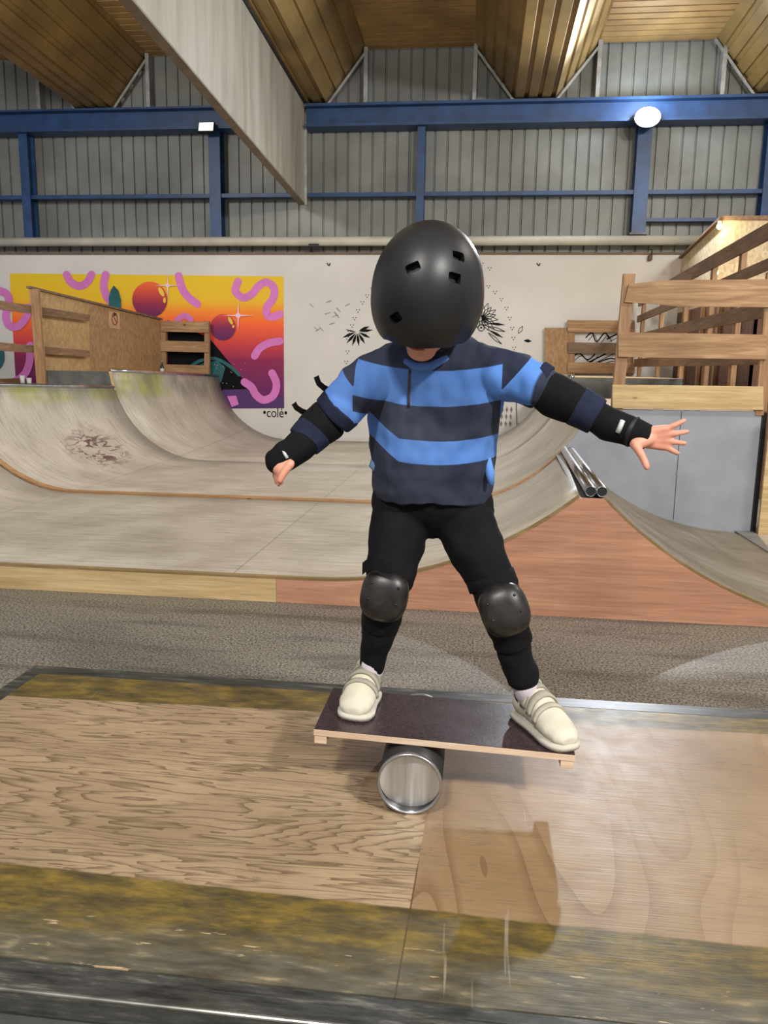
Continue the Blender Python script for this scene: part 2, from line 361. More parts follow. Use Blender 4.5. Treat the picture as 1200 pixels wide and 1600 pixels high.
for k, c in enumerate(cs):
    pts = []
    tw, bw = .93, .305
    for (xa, za, xb, zb, n) in ((c-tw, ZC, c-bw, ZT, 4), (c-bw, ZT, c+bw, ZT, 3), (c+bw, ZT, c+tw, ZC, 4)):
        d = Vector((xb-xa, 0, zb-za)); L = d.length; d.normalize(); nn = Vector((d.z, 0, -d.x))
        for i in range(n):
            for u, h in ((0, 0), (.62, 0), (.68, .03), (.94, .03)):
                p = Vector((xa, 0, za)) + d*L*(i+u)/n - nn*h; pts.append(p)
    pts.append(Vector((c+tw, 0, ZC)))
    b = NB(); prism(b, [Vector((p.x, YR0, p.z)) for p in pts]+[Vector((p.x, YR0, p.z)) for p in (Vector((c+tw, 0, ZC+.08)), Vector((c+bw, 0, ZT+.08)), Vector((c-bw, 0, ZT+.08)), Vector((c-tw, 0, ZC+.08)))], (0, YR1-YR0, 0)); bmesh.ops.triangulate(b, faces=[f for f in b.faces if len(f.verts) > 4])
    rise(b); o = obj('roof_trough', b, m_trough)
    tag(o, ['ribbed golden roof trough at the far left of the ceiling', 'ribbed golden roof trough with the grey panel hung under it', 'ribbed roof trough right of centre, lit by the glaring floodlight', 'ribbed roof trough cut by the right edge of the photo'][k], 'roof trough', 'ribbed roof troughs')
gaps = [(-11, cs[0]-.93)] + [(cs[i]+.93, cs[i+1]-.93) for i in range(3)] + [(cs[3]+.93, 9)]
for (xa, xb) in gaps:                 # boarded soffits between, grooves along X
    b = NB(); rows = []; y = YR0
    while y < YR1-.1:
        for dy, dz in ((0, 0), (.14, 0), (.15, .02), (.165, .02), (.17, 0)): rows.append([(xa, y+dy, ZC+dz), (xb, y+dy, ZC+dz)])
        y += .18
    P = [Vector(r[0]) for r in rows]; prism(b, P+[Vector((xa, P[-1].y, ZC+.06)), Vector((xa, P[0].y, ZC+.06))], (xb-xa, 0, 0)); bmesh.ops.triangulate(b, faces=[f for f in b.faces if len(f.verts) > 4]); rise(b); struct('ceiling', b, m_soffit)

# blue steel
b = NB(); box(b, (-11, WY-.19, 5.09), (-3.02, WY+.12, 5.12)); box(b, (-11, WY-.19, 5.40), (-3.02, WY+.12, 5.43)); box(b, (-11, WY-.04, 5.12), (-3.02, WY+.02, 5.40))
tag(obj('steel_beam', b, m_blue), 'long blue steel beam left of the hanging grey panel', 'beam')
b = NB(); box(b, (-2.86, WY-.19, 5.09), (9, WY+.12, 5.13)); box(b, (-2.86, WY-.19, 5.39), (9, WY+.12, 5.43)); box(b, (-2.86, WY-.06, 5.13), (9, WY+.02, 5.39))
tag(obj('steel_beam', b, m_blue), 'long blue steel beam right of the hanging grey panel, behind the floodlight', 'beam')
for X, w, zb, lab in ((-7.63, .15, 3.42, 'blue wall column at the far left'), (-4.37, .19, 3.42, 'blue wall column below the small square floodlight'), (-1.03, .12, 3.52, 'thin blue wall column above the helmet'), (2.36, .21, 3.5, 'blue wall column below the glaring floodlight'), (4.23, .18, 3.5, 'blue wall column at the right edge of the photo')):
    b = NB()
    box(b, (X-w/2, WY-.10, zb), (X+w/2, WY-.075, 5.09)); box(b, (X-w/2, WY+.1, zb), (X+w/2, WY+.125, 5.09)); box(b, (X-.02, WY-.075, zb), (X+.02, WY+.1, 5.09))
    t = thing('steel_column', (X, WY, zb), lab, 'column', 'blue wall columns')
    obj('column_shaft', b, m_blue, t); obj('base_plate', bx((X-w/2-.03, WY-.12, zb-.03), (X+w/2+.03, WY+.125, zb)), m_black_edge, t)
b = NB()
tag(obj('wall_rail', bx((-11, WY-.07, 4.07), (-3.0, WY+.1, 4.13)), m_blue), 'blue horizontal wall rail left of the hanging grey panel', 'rail')
tag(obj('wall_rail', bx((-2.84, WY-.07, 4.07), (9, WY+.1, 4.13)), m_blue), 'blue horizontal wall rail right of the hanging grey panel', 'rail')
tag(obj('wall_rail', bx((2.47, WY-.06, 3.67), (4.14, WY+.1, 3.72)), m_blue), 'short blue wall rail low between the two right columns', 'rail')
for X, lab in ((cs[0]-.95, 'pale strut on the left side of the leftmost trough'), (cs[0]+.93, 'pale strut on the right side of the leftmost trough'), (cs[1]+.93, 'pale strut right of the second trough from the left'), (cs[2]-.93, 'pale strut left of the trough above the helmet'), (cs[2]+.93, 'pale strut just left of the glaring floodlight'), (cs[3]-.8, 'pale strut right of the glaring floodlight')):
    tag(obj('roof_strut', bx((X-.03, WY-.02, 5.43), (X+.03, WY+.14, ZC+.02)), m_galv), lab, 'strut', 'pale roof struts above the beam')
for k, c in enumerate(cs):
    b = NB()
    for s in (-1, 1): beam(b, (c+s*.33, WY-.0, ZT-.03), (c+s*.96, WY-.0, ZC-.03), .035, .035)
    beam(b, (c-.9, WY-.01, 5.455), (c+.9, WY-.01, 5.455), .05, .04)
    tag(obj('trough_flashing', b, m_galv), 'pale metal flashing framing ' + ['the end of the leftmost trough', 'the end of the trough above the grey panel', 'the end of the trough above the helmet', 'the end of the trough at the right edge'][k], 'flashing', 'trough end flashings')
# hanging grey girder
t = thing('hanging_panel', (-2.94, WY, 3.97), 'long stained grey panel hanging from the roof, running towards the viewer', 'panel')
b = NB(); prism(b, [(-2.99, 4.0, 4.42), (-2.99, WY-.05, 3.97), (-2.99, WY-.05, 5.47), (-2.99, 4.0, 5.80)], (.09, 0, 0)); obj('panel_face', b, m_girder, t)
b = NB(); beam(b, (-2.945, 4.0, 4.41), (-2.945, WY-.03, 3.96), .11, .02); obj('bottom_edge', b, plain('grey_brown_edge', (120, 110, 92), .6), t)
b = NB(); box(b, (-2.91, WY-.05, 3.95), (-2.86, WY-.0, 5.08)); obj('end_strip', b, m_galv, t)
b = NB(); beam(b, (-2.90, 4.0, 5.80), (-2.90, WY-.05, 5.47), .06, .035); obj('top_edge', b, m_dark, t)

# duct along the wall
t = thing('wall_duct', (-1, WY-.1, 3.38), 'cream round duct running along the top of the white wall', 'duct')
b = NB(); tube(b, [(-11, WY-.1, 3.375), (4.5, WY-.1, 3.385)], .072, 20); obj('duct_pipe', b, m_pipe, t, True)
p = at(490, 383, WY-.18); b = NB(); box(b, (p.x-.08, WY-.178, p.z-.022), (p.x+.08, WY-.168, p.z+.022)); obj('black_label', b, m_dark, t)
tag(obj('wall_ledge', bx((-11, WY-.05, 3.19), (9, WY+.16, 3.215)), m_dk_wood_x), 'thin dark board capping the white wall under the duct', 'board')
p = at(1017, 400, WY-.1)
t = thing('wall_hook', (p.x, WY-.05, p.z), 'small rusty hook hanging below the duct, right of the floodlit column', 'hook')
b = NB(); box(b, (p.x-.03, WY-.09, p.z-.06), (p.x+.03, WY-.001, p.z+.02), .008); obj('hook_block', b, plain('rusty_brown', (92, 54, 48), .6), t)
b = NB(); tube(b, [(p.x+.02, WY-.06, p.z-.05), (p.x+.02, WY-.06, p.z+.09), (p.x-.02, WY-.04, p.z+.11)], .008, 8); obj('hook_rod', b, m_dark, t)

# ------------------------------------------------------------------ floodlights
def floodlight(px, py, Y, w, h, lab, st, tilt, yaw=0, col=(255, 255, 255), rnd=False):
    p = at(px, py, Y); t = thing('floodlight', p, lab, 'floodlight')
    Mx = Matrix.Translation(p) @ Matrix.Rotation(yaw, 4, 'Z') @ Matrix.Rotation(tilt, 4, 'X')
    b = NB()
    if rnd: tube(b, [(0, 0, 0), (0, .05, 0)], [w/2, w/2-.03], 32)
    else: box(b, (-w/2, 0, -h/2), (w/2, .05, h/2), .01)
    bmesh.ops.transform(b, matrix=Mx, verts=b.verts); obj('housing', b, m_dark, t)
    b = NB()
    if rnd: tube(b, [(0, -.008, 0), (0, -.001, 0)], w/2-.01, 32)
    else: box(b, (-w/2+.018, -.006, -h/2+.018), (w/2-.018, -.001, h/2-.018))
    bmesh.ops.transform(b, matrix=Mx, verts=b.verts); obj('lamp_glass', b, mat_emit('floodlight_glow', col, st), t)
    b = NB(); tube(b, [p+Vector((-w/2-.01, .02, 0)), p+Vector((-w/2-.01, .12, .05)), p+Vector((w/2+.01, .12, .05)), p+Vector((w/2+.01, .02, 0))], .009, 8); obj('bracket', b, m_dark, t)
    return p
floodlight(322, 198, WY-.30, .27, .17, 'small square white floodlight on the left part of the blue beam', 1.0, radians(-18), 0)
pf = floodlight(1012, 183, WY-.35, .38, .38, 'glaring round floodlight on the blue beam at upper right', 60, radians(-28), radians(-8), (235, 242, 255), True)  # disc rounded and sized after the lamp's circular glare
spot('floodlight_beam_right', pf+Vector((0, -.1, -.03)), (0.2, 3.5, 0.2), 1500, 150, (.86, .92, 1), .1, .9)
l = bpy.data.lights.new('floodlight_spill_right', 'POINT'); l.energy = 60; l.color = (.75, .86, 1); l.shadow_soft_size = .1
o = bpy.data.objects.new('floodlight_spill_right', l); link(o); o.location = pf+Vector((0, -.22, .12))

# ------------------------------------------------------------------ mural painted on the white wall
MY = WY-.002
class Paint:
    def __init__(s): s.b = NB(); s.k = 0; s.mats = []
    def mi(s, m):
        if m not in s.mats: s.mats.append(m)
        return s.mats.index(m)
    def poly(s, pts, m):
        s.k += 1; vs = [s.b.verts.new(at(x, y, MY-.0012*s.k) if not isinstance(x, Vector) else x) for x, y in pts]
        f = s.b.faces.new(vs); f.material_index = s.mi(m); f.normal_update()
        if f.normal.y > 0: f.normal_flip()
    def stroke(s, pts, w, m, cap=True):
        P = [Vector(p) for p in pts]; C = []
        for i in range(len(P)-1):
            p0, p1, p2, p3 = P[max(i-1, 0)], P[i], P[i+1], P[min(i+2, len(P)-1)]
            for j in range(6):
                t = j/6; C.append(.5*((2*p1)+(p2-p0)*t+(2*p0-5*p1+4*p2-p3)*t*t+(3*p1-p0-3*p2+p3)*t**3))
        C.append(P[-1]); s.k += 1; Y = MY-.0012*s.k; L = []; R = []
        for i, c in enumerate(C):
            d = (C[min(i+1, len(C)-1)]-C[max(i-1, 0)]).normalized(); n = Vector((-d.y, d.x))
            L.append(c+n*w/2); R.append(c-n*w/2)
        def V(c): return s.b.verts.new(at(c.x, c.y, Y))
        l = [V(c) for c in L]; r = [V(c) for c in R]; mi = s.mi(m)
        for i in range(len(l)-1): s.b.faces.new((l[i], l[i+1], r[i+1], r[i])).material_index = mi
        if cap:
            for c in (C[0], C[-1]): s.ell(c.x, c.y, w/2, w/2, m, 14, same=True)
    def ell(s, cx, cy, rx, ry, m, n=28, same=False, rot=0):
        if not same: s.k += 1
        Y = MY-.0012*s.k-(.0005 if same else 0)
        f = s.b.faces.new([s.b.verts.new(at(cx+rx*cos(a)*cos(rot)-ry*sin(a)*sin(rot), cy+rx*cos(a)*sin(rot)+ry*sin(a)*cos(rot), Y)) for a in [2*pi*i/n for i in range(n)]]); f.material_index = s.mi(m)
    def star(s, cx, cy, r, m):
        pts = []
        for i in range(16):
            a = 2*pi*i/16; q = r if i % 4 == 0 else (r*.30 if i % 4 == 2 else r*.13)
            if i % 4 == 2: q = r*.13
            pts.append((cx+q*cos(a), cy+q*sin(a)))
        s.poly(pts, m); s.ell(cx, cy, r*.16, r*.16, m)
def gradmat(name, zs):
    M = Mt(name, .6, 0, .3); X, Y, Z = M.xyz(); z0, z1 = zs[0][0], zs[-1][0]
    f = M.thr(M.math('ADD', Z, M.math('MULTIPLY', M.math('ADD', M.noise(3), -.5), .05)), z0, z1)
    M.col(M.ramp(f, [((z-z0)/(z1-z0), c) for z, c in zs])); return M.m
zz = lambda y: at(300, y, MY).z
mp = Paint()
m_sun = gradmat('sunset_wall_paint', [(zz(640), (84, 38, 96)), (zz(600), (112, 36, 92)), (zz(562), (140, 38, 80)), (zz(535), (205, 66, 66)), (zz(505), (246, 104, 52)), (zz(486), (244, 140, 48)), (zz(470), (232, 186, 40)), (zz(428), (226, 192, 34))])
m_pink = plain('pink_wall_paint', (212, 118, 192), .6, 0, .06, 3); m_bk = plain('black_wall_paint', (11, 10, 15), .7, 0, .2, 3, .15); m_teal = plain('teal_wall_paint', (20, 92, 96), .6, 0, .15, 4)
m_yel = plain('yellow_wall_paint', (236, 196, 60), .6, 0, .05, 3); m_starp = plain('pale_lilac_wall_paint', (240, 200, 214), .6, 0, .03, 3); m_purp = plain('deep_purple_wall_paint', (76, 40, 104), .6, 0, .1, 3)
m_pl1 = gradmat('fruit_planet_paint', [(zz(498), (92, 34, 84)), (zz(475), (150, 44, 74)), (zz(455), (214, 80, 56)), (zz(440), (236, 108, 56))])
m_pl2 = gradmat('small_planet_paint', [(zz(532), (84, 40, 96)), (zz(512), (130, 42, 86)), (zz(497), (196, 66, 66)), (zz(489), (226, 92, 62))])
mp.poly([(15, 427), (443, 432), (444, 638), (27, 640)], m_sun)
mp.poly([(262, 500), (327, 528), (360, 568), (392, 608), (352, 613), (327, 600), (262, 596)], m_bk)
mp.stroke([(296, 574), (312, 564), (334, 560), (356, 570), (374, 586)], 5, m_teal)
mp.poly([(300, 576), (320, 566), (340, 564), (352, 574), (346, 596), (338, 604), (320, 604)], m_teal)
mp.poly([(348, 609), (392, 608), (398, 616), (443, 622), (443.5, 637), (340, 637)], m_purp)
for pts in ([(372, 440), (368, 455), (380, 465), (394, 459), (404, 447), (416, 441), (428, 450), (427, 466), (417, 480), (418, 493), (428, 495), (437, 491)], [(279, 431), (284, 449), (293, 463), (308, 475)],
            [(104, 429), (111, 441), (124, 447), (136, 441), (143, 429)], [(165, 429), (162, 447), (166, 462), (172, 470)], [(398, 556), (406, 544), (421, 536), (437, 533)],
            [(425, 583), (432, 600), (427, 618), (412, 625), (400, 617), (393, 605), (382, 597)]):
    mp.stroke(pts, 12, m_pink)
mp.stroke([(277, 500), (288, 493), (298, 499)], 9, m_pink); mp.poly([(355, 619), (369, 618), (373, 632), (362, 636)], m_pink)
mp.stroke([(-6, 453), (10, 459), (14, 474), (9, 492), (14, 508), (28, 510), (40, 497), (45, 480)], 12, m_pink)
mp.stroke([(47, 540), (46, 565), (38, 585), (20, 597), (-6, 600)], 12, m_pink)
mp.ell(-6, 556, 13, 22, m_teal)
mp.ell(234, 468, 27.5, 28, m_pl1); mp.ell(348.5, 511, 19.5, 20.5, m_pl2)
mp.ell(252, 456, 3.2, 8, m_yel, rot=-.5); mp.ell(257, 469, 2, 4.5, m_yel); mp.ell(360, 501, 2.6, 6.5, m_yel, rot=-.5); mp.ell(364.5, 510, 1.8, 2.2, m_yel)
mp.star(262, 446, 21, m_starp); mp.star(372, 493, 25, m_starp)
mp.poly([(178, 446), (185, 454), (189, 468), (189, 481), (170, 480), (170, 464), (173, 453)], m_teal)
for i in range(14): mp.ell(332+random.random()*52, 566+random.random()*40, .5, .5, m_starp, 6)
mu = obj('wall_mural', mp.b, mp.mats); tag(mu, 'bright sunset mural with pink squiggles and fruit planets on the white wall', 'mural')
def text(s, px, py, hpx, m, parent, name, sx=1.0):
    p = at(px, py, MY); sc = at(px, py-hpx, MY).z-p.z
    cu = bpy.data.curves.new('t', 'FONT'); cu.body = s; cu.size = 1; cu.align_x = 'CENTER'; cu.extrude = .002; to = bpy.data.objects.new('t', cu); link(to)
    dg = bpy.context.evaluated_depsgraph_get(); me = bpy.data.meshes.new_from_object(to.evaluated_get(dg)); b = NB(); b.from_mesh(me); bpy.data.objects.remove(to)
    bmesh.ops.transform(b, matrix=Matrix.Translation(p) @ Matrix.Rotation(pi/2, 4, 'X') @ Matrix.Diagonal((sc/.7*sx, sc/.7, 1, 1)), verts=b.verts)
    return obj(name, b, m, parent)
text('\u2022colé\u2022', 430, 652, 15, m_bk, mu, 'signature', .78)['label'] = 'black hand-painted signature'
# black line drawing behind the child
ld = thing('wall_line_drawing', at(672, 560, MY), 'black line drawing of leaves and a flower on the white wall behind the helmet', 'drawing')
dp = Paint()
def dots(pts, n):
    for i in range(n):
        t = i/(n-1)*(len(pts)-1); k = min(int(t), len(pts)-2); f = t-k
        x = pts[k][0]*(1-f)+pts[k+1][0]*f; y = pts[k][1]*(1-f)+pts[k+1][1]*f
        for dx, dy in ((-2.2, -1.5), (2.2, -1.5), (0, 2)): dp.ell(x+dx, y+dy, .9, .9, m_bk, 8, same=True)
dots([(582, 452), (568, 470), (556, 492), (549, 512), (542, 528)], 8); dots([(543, 550), (541, 566), (540, 580)], 3)
dots([(763, 448), (780, 462), (793, 485), (800, 510), (803, 535), (804, 560)], 9); dots([(765, 420), (740, 405)], 3)
obj('dotted_arc', dp.b, dp.mats, ld)
dp = Paint()
def petal(x, y, a, L, w, m=None, fill=True):
    c, s = cos(a), sin(a); P = [(0, 0), (L*.3, w*.7), (L*.55, w), (L*.8, w*.45), (L, 0), (L*.8, -w*.45), (L*.55, -w), (L*.3, -w*.7)]
    Q = [(x+u*c-v*s, y+u*s+v*c) for u, v in P]
    if fill: dp.poly(Q, m_bk)
    else: dp.stroke(Q+[Q[0]], .9, m_bk, False)
for a, L in ((-2.7, 0), (2.75, 22), (2.3, 22), (1.9, 21), (1.45, 20), (1.0, 20), (.45, 20), (-.1, 22), (-.4, 18)):
    if L: petal(558+3*cos(a), 518+3*sin(a), a, L, 2.2)
petal(557, 519, -2.9, 18, 1, fill=True)
obj('leaf_sprig', dp.b, dp.mats, ld)
dp = Paint()
for i in range(9): petal(753, 497, -1.5+i*.32, 22+3*(i % 2), 4, fill=False)
for i in range(4): petal(763, 505+i*5, .1+i*.2, 27, 2, fill=i % 2 == 0)
for cx, cy in ((749, 497), (758, 503), (752, 512), (745, 506)): dp.stroke([(cx+5*cos(q), cy+5*sin(q)) for q in [i*.7 for i in range(10)]], 1.1, m_bk, False); dp.ell(cx, cy, 1.5, 1.5, m_bk, 8)
obj('flower', dp.b, dp.mats, ld)
dp = Paint()
petal(810, 521, -1.05, 13, 2.5, fill=False); petal(818, 532, .1, 13, 2.6)
obj('loose_leaves', dp.b, dp.mats, ld)
dp = Paint(); m_gp = plain('grey_wall_paint', (120, 112, 104), .6)
for i in range(4):
    for j in range(3):
        x = 778+i*7-j*1; y = 640+j*11
        dp.poly([(x, y-5), (x+2, y), (x, y+5), (x-2, y)], m_gp)
dp.stroke([(807, 600), (807, 640), (808, 669)], 1, m_bk, False)
for i in range(3): dp.stroke([(766+i+2.6*cos(q), 686-i*8+2.6*sin(q)) for q in [k*.8 for k in range(9)]], 1.2, m_bk, False)
dp.stroke([(764, 694), (771, 680), (773, 668), (774, 655)], 1, m_bk, False)
obj('diamond_pennant', dp.b, dp.mats, ld)
dp = Paint()
for k in range(12):
    x = 480+random.random()*60; y = 470+random.random()*70; a = -.7+random.random()*.5 if k % 2 else .8
    dp.stroke([(x, y), (x+9*cos(a), y+9*sin(a))], .8, m_gp, False)
obj('faint_strokes', dp.b, dp.mats, ld)
dp = Paint()
for pts in ([(915, 528), (925, 520), (932, 534), (945, 520), (952, 530)], [(948, 530), (965, 522), (982, 520)], [(893, 560), (905, 552), (918, 562), (930, 553)], [(920, 566), (940, 556), (960, 548), (985, 556)], [(935, 566), (955, 560), (975, 566)]):
    dp.stroke(pts, 2, m_bk, False); dp.stroke([(x+4, y+4) for x, y in pts], 1, m_bk, False)
for x, y in ((514, 413), (842, 413)): dp.stroke([(x-3, y-2), (x, y+2), (x+2, y-2)], 1.4, m_bk, False)
obj('scribble', dp.b, dp.mats, ld)

# ------------------------------------------------------------------ ramp
FZ = .155; Y0, Y1, Y2, Y3 = 4.465, 7.2, 10.0, WY-.01
def lerp(a, b, t): return a+(b-a)*t
def Lstart(Y): return -3.2-.1*(WY-Y)
def Rpar(Y):
    if Y <= Y1: t = (Y-Y0)/(Y1-Y0); return lerp(2.3, 1.5, t), lerp(-.91, -.38, t)
    t = (Y-Y1)/(WY-Y1); return 1.5, lerp(-.38, -.29, t)
def Lz(Y, up): return 1.19+.027*(WY-Y) if up else 1.065+.03*(10-Y)
def profile(Y, up, zr):
    R = 1.22; zt = Lz(Y, up); h = zt-FZ; am = math.acos(1-h/R); s = Lstart(Y); P = []
    for i in range(17): a = am*(1-i/16); P.append((s-R*sin(a), FZ+R*(1-cos(a))))
    Rr, sr = Rpar(Y); P += [(lerp(s, sr, k/4), FZ) for k in range(1, 4)]
    am = math.acos(1-(zr-FZ)/Rr)
    for i in range(17): a = am*i/16; P.append((sr+Rr*sin(a), FZ+Rr*(1-cos(a))))
    return P
ramp = thing('skate_ramp', (-1.2, Y0, 0), 'wide worn plywood skate ramp with curved sides, spine and low front board', 'skate ramp')
def surf(name, ya, yb, up, zr, n=6, label=None):
    b = NB(); rows = []
    for i in range(n+1):
        Y = lerp(ya, yb, i/n); rows.append([(x, Y, z) for x, z in profile(Y, up, zr(Y))])
    grid(b, rows); bmesh.ops.recalc_face_normals(b, faces=b.faces)
    if b.faces[0].normal.z < 0: bmesh.ops.reverse_faces(b, faces=b.faces)
    bmesh.ops.solidify(b, geom=list(b.faces), thickness=.02)
    return obj(name, b, m_ramp, ramp, True)
zs = lambda Y: lerp(.70, .665, (Y-Y0)/(Y1-Y0))
surf('riding_surface', Y0, Y1-.001, False, zs); surf('riding_surface', Y1, Y2-.001, False, lambda Y: 1.055); surf('riding_surface', Y2, Y3, True, lambda Y: 1.30)
# spine's far slope
def rprof(Y):
    t = (Y-Y0)/(Y1-Y0); R = lerp(2.3, 1.9, t); e = lerp(2.36, 2.28, t); z = zs(Y); am = math.acos(1-z/R)
    return [(e-R*sin(am*(1-i/20)), R*(1-cos(am*(1-i/20)))+.006) for i in range(21)]
b = NB(); grid(b, [[(x, lerp(Y0, Y1, k/6), z) for x, z in rprof(lerp(Y0, Y1, k/6))] for k in range(7)]); bmesh.ops.solidify(b, geom=list(b.faces), thickness=.02)
bmesh.ops.recalc_face_normals(b, faces=b.faces); obj('spine_slope', b, m_ramp, ramp, True)
# front fascia
def fascia(xa, xb, P, base, m, name, label):
    pts = [(x, z) for x, z in P if xa <= x <= xb]
    poly = [Vector((xa, Y0-.018, base))]+[Vector((x, Y0-.018, z-.012)) for x, z in pts]+[Vector((xb, Y0-.018, base))]
    b = NB(); prism(b, poly, (0, .018, 0)); bmesh.ops.triangulate(b, faces=[f for f in b.faces if len(f.verts) > 4]); obj(name, b, m, ramp, label=label)
Pf = profile(Y0, False, zs(Y0)); Pr = rprof(Y0)
full = [(-1.146, FZ)]+[p for p in Pf if p[0] > -1.146]+[(.70, zs(Y0))]+Pr
fascia(-1.146, 2.36, sorted(full), .0, m_brown_ply, 'front_board', 'reddish brown plywood front')
fascia(-5.3, -1.148, [(-5.3, FZ), (-1.148, FZ)], 0, m_pine_x, 'front_board', 'pale pine front board')
b = NB(); pts = [Vector((x, Y0-.02, z+.004)) for x, z in [(-4.2, FZ), (-1.5, FZ)]+[p for p in Pf if p[0] > -.95]]
rows = [[(p.x, p.y, p.z-.016) for p in pts], [(p.x, p.y-.003, p.z) for p in pts], [(p.x, p.y+.03, p.z+.001) for p in pts]]; grid(b, rows); bmesh.ops.solidify(b, geom=list(b.faces), thickness=.004); obj('plywood_edge', b, m_pine_x, ramp)
b = NB(); pts = [Vector((x, Y0-.02, z+.003)) for x, z in Pr]; grid(b, [[(p.x, p.y, p.z-.016) for p in pts], [(p.x, p.y-.003, p.z) for p in pts], [(p.x, p.y+.03, p.z+.001) for p in pts]]); bmesh.ops.solidify(b, geom=list(b.faces), thickness=.004); obj('plywood_edge', b, m_pine_x, ramp)
# coping tubes on the spine
for xa, xb in ((.636, .775), (.698, .836)):
    b = NB(); hollow(b, (xa, Y0-.02, .727), (xb, Y1+.02, .69), .030, .0265); obj('coping_tube', b, m_steel, ramp, True)
b = NB(); prism(b, [Vector((.575, Y0-.0, .655)), Vector((.575, Y0, .682)), Vector((.70, Y0, .682)), Vector((.70, Y0, .655))], (.13, Y1-Y0, -.035)); obj('coping_rest', b, m_greypaint, ramp)
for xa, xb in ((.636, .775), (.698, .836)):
    b = NB(); tube(b, [(xa, Y0-.015, .727), (xb, Y1, .69)], .0262, 20); obj('bore_shade', b, m_dark, ramp)  # solid black plugs paint the shade inside the hollow tubes
# copings of the left quarter and right quarter
def cop(ya, yb, up, nm='coping_tube'):
    b = NB(); P = []
    for k in range(7):
        Y = lerp(ya, yb, k/6); x, z = profile(Y, up, 1.0)[0]; P.append((x-.01, Y, z+.012))
    tube(b, P, .024, 12); return obj(nm, b, m_steel, ramp, True)
cop(Y0, Y2-.02, False); b = cop(Y2, Y3, True)
for ya, yb, zr in ((Y1, Y2-.02, 1.055), (Y2, Y3, 1.30)):
    b = NB(); P = []
    for k in range(5): Y = lerp(ya, yb, k/4); x, z = profile(Y, True, zr)[-1]; P.append((x+.012, Y, z+.01))
    tube(b, P, .024, 12); obj('coping_tube', b, m_steel, ramp, True)
# batten across
b = NB(); P = profile(Y1, False, .66); rows = []
for dy, dz in ((-.075, .0), (-.075, .018), (.0, .02), (.0, .0)): rows.append([(x, Y1+dy, z+dz) for x, z in P if x < .9])
grid(b, rows); bmesh.ops.recalc_face_normals(b, faces=b.faces); obj('batten', b, wood('brown_batten', (150, 112, 74), (190, 148, 104), 'x', 1.5, .5, .1), ramp)
# left decks and the dark kick board
xl = profile(Y2, True, 1)[0][0]; KX = at(62, 590, Y2).x
b = NB(); prism(b, [Vector((x, y, z)) for x, y, z in ((profile(Y0, False, 1)[0][0]-.03, Y0, Lz(Y0, False)), (profile(Y2, False, 1)[0][0]-.03, Y2, Lz(Y2, False)), (-8, Y2, Lz(Y2, False)), (-8, Y0, Lz(Y0, False)))], (0, 0, -.04)); obj('low_deck', b, m_ply_tan, ramp)
b = NB(); prism(b, [Vector((x, y, z)) for x, y, z in ((xl-.03, Y2, Lz(Y2, True)), (profile(Y3, True, 1)[0][0]-.03, Y3, Lz(Y3, True)), (KX+.35, Y3, Lz(Y3, True)), (KX, Y2, Lz(Y2, True)))], (0, 0, -.04)); obj('high_deck', b, m_ply_tan, ramp)
PP = [p for p in profile(Y2, True, 1.3)[:8]]
b = NB(); prism(b, [Vector((KX, Y2-.02, Lz(Y2, True)))]+[Vector((x, Y2-.02, z)) for x, z in PP if z > Lz(Y2, False)-.02]+[Vector((PP[0][0]-.02, Y2-.02, 1.05)), Vector((KX, Y2-.02, 1.05))], (0, .018, 0)); obj('kick_board', b, m_greypaint, ramp, label='dark grey kick board of the left deck')
b = NB(); q = [(x, z) for x, z in PP if z > 1.0]; beam(b, (q[0][0]-.01, Y2-.025, q[0][1]), (q[-1][0]+.0, Y2-.025, q[-1][1]-.02), .02, .03); obj('kick_board_edge', b, m_pine_x, ramp)
# left side skirt to the floor (behind, closes the volume)
b = NB(); box(b, (-8, Y0, 0), (-7.96, Y3, 1.1)); obj('outer_side', b, m_ply_tan, ramp)

# right rear block: deck, side panel, kick board
blk = thing('deck_block', (1.7, Y1, 0), 'raised ramp deck with a pale blue-grey side panel, under the wooden fence at right', 'deck')
Pq = profile(Y1+.001, True, 1.055); lowc = [(x, z) for x, z in rprof(Y1) if x > .82]
poly = [(x, z) for x, z in Pq if z > .66 and x > 0]+[(2.42, 1.06), (2.42, 0)]+[(2.3, 0.0)]+lowc[::-1][1:]
b = NB(); prism(b, [Vector((x, Y1-.012, z)) for x, z in poly], (0, .03, 0)); bmesh.ops.triangulate(b, faces=[f for f in b.faces if len(f.verts) > 4]); obj('side_panel', b, m_bluegrey, blk)
b = NB(); beam(b, at(1065, 643, Y1-.013), at(1052, 812, Y1-.013), .004, .004, Vector((0, 1, 0))); obj('panel_joint', b, m_dark, blk)
obj('low_deck', bx((Pq[-1][0]+.03, Y1, 1.03), (2.42, Y2, 1.062)), m_ply_tan, blk)
Pu = profile(Y2, True, 1.30)
obj('high_deck', bx((Pu[-1][0]+.02, Y2, 1.28), (2.42, Y3, 1.31)), m_ply_tan, blk)
b = NB(); prism(b, [Vector((x, Y2-.02, z)) for x, z in ([(q[0], q[1]) for q in Pu if q[1] > 1.02 and q[0] > 0]+[(2.42, 1.31), (2.42, 1.05)])], (0, .018, 0)); obj('kick_board', b, m_greypaint, blk, label='dark grey kick board of the right deck')
b = NB(); box(b, (2.422, Y1-.008, 0), (2.468, Y3, 1.055)); obj('right_gap_shade', b, m_dark, blk)  # black strip added to paint the shaded gap beside the panel

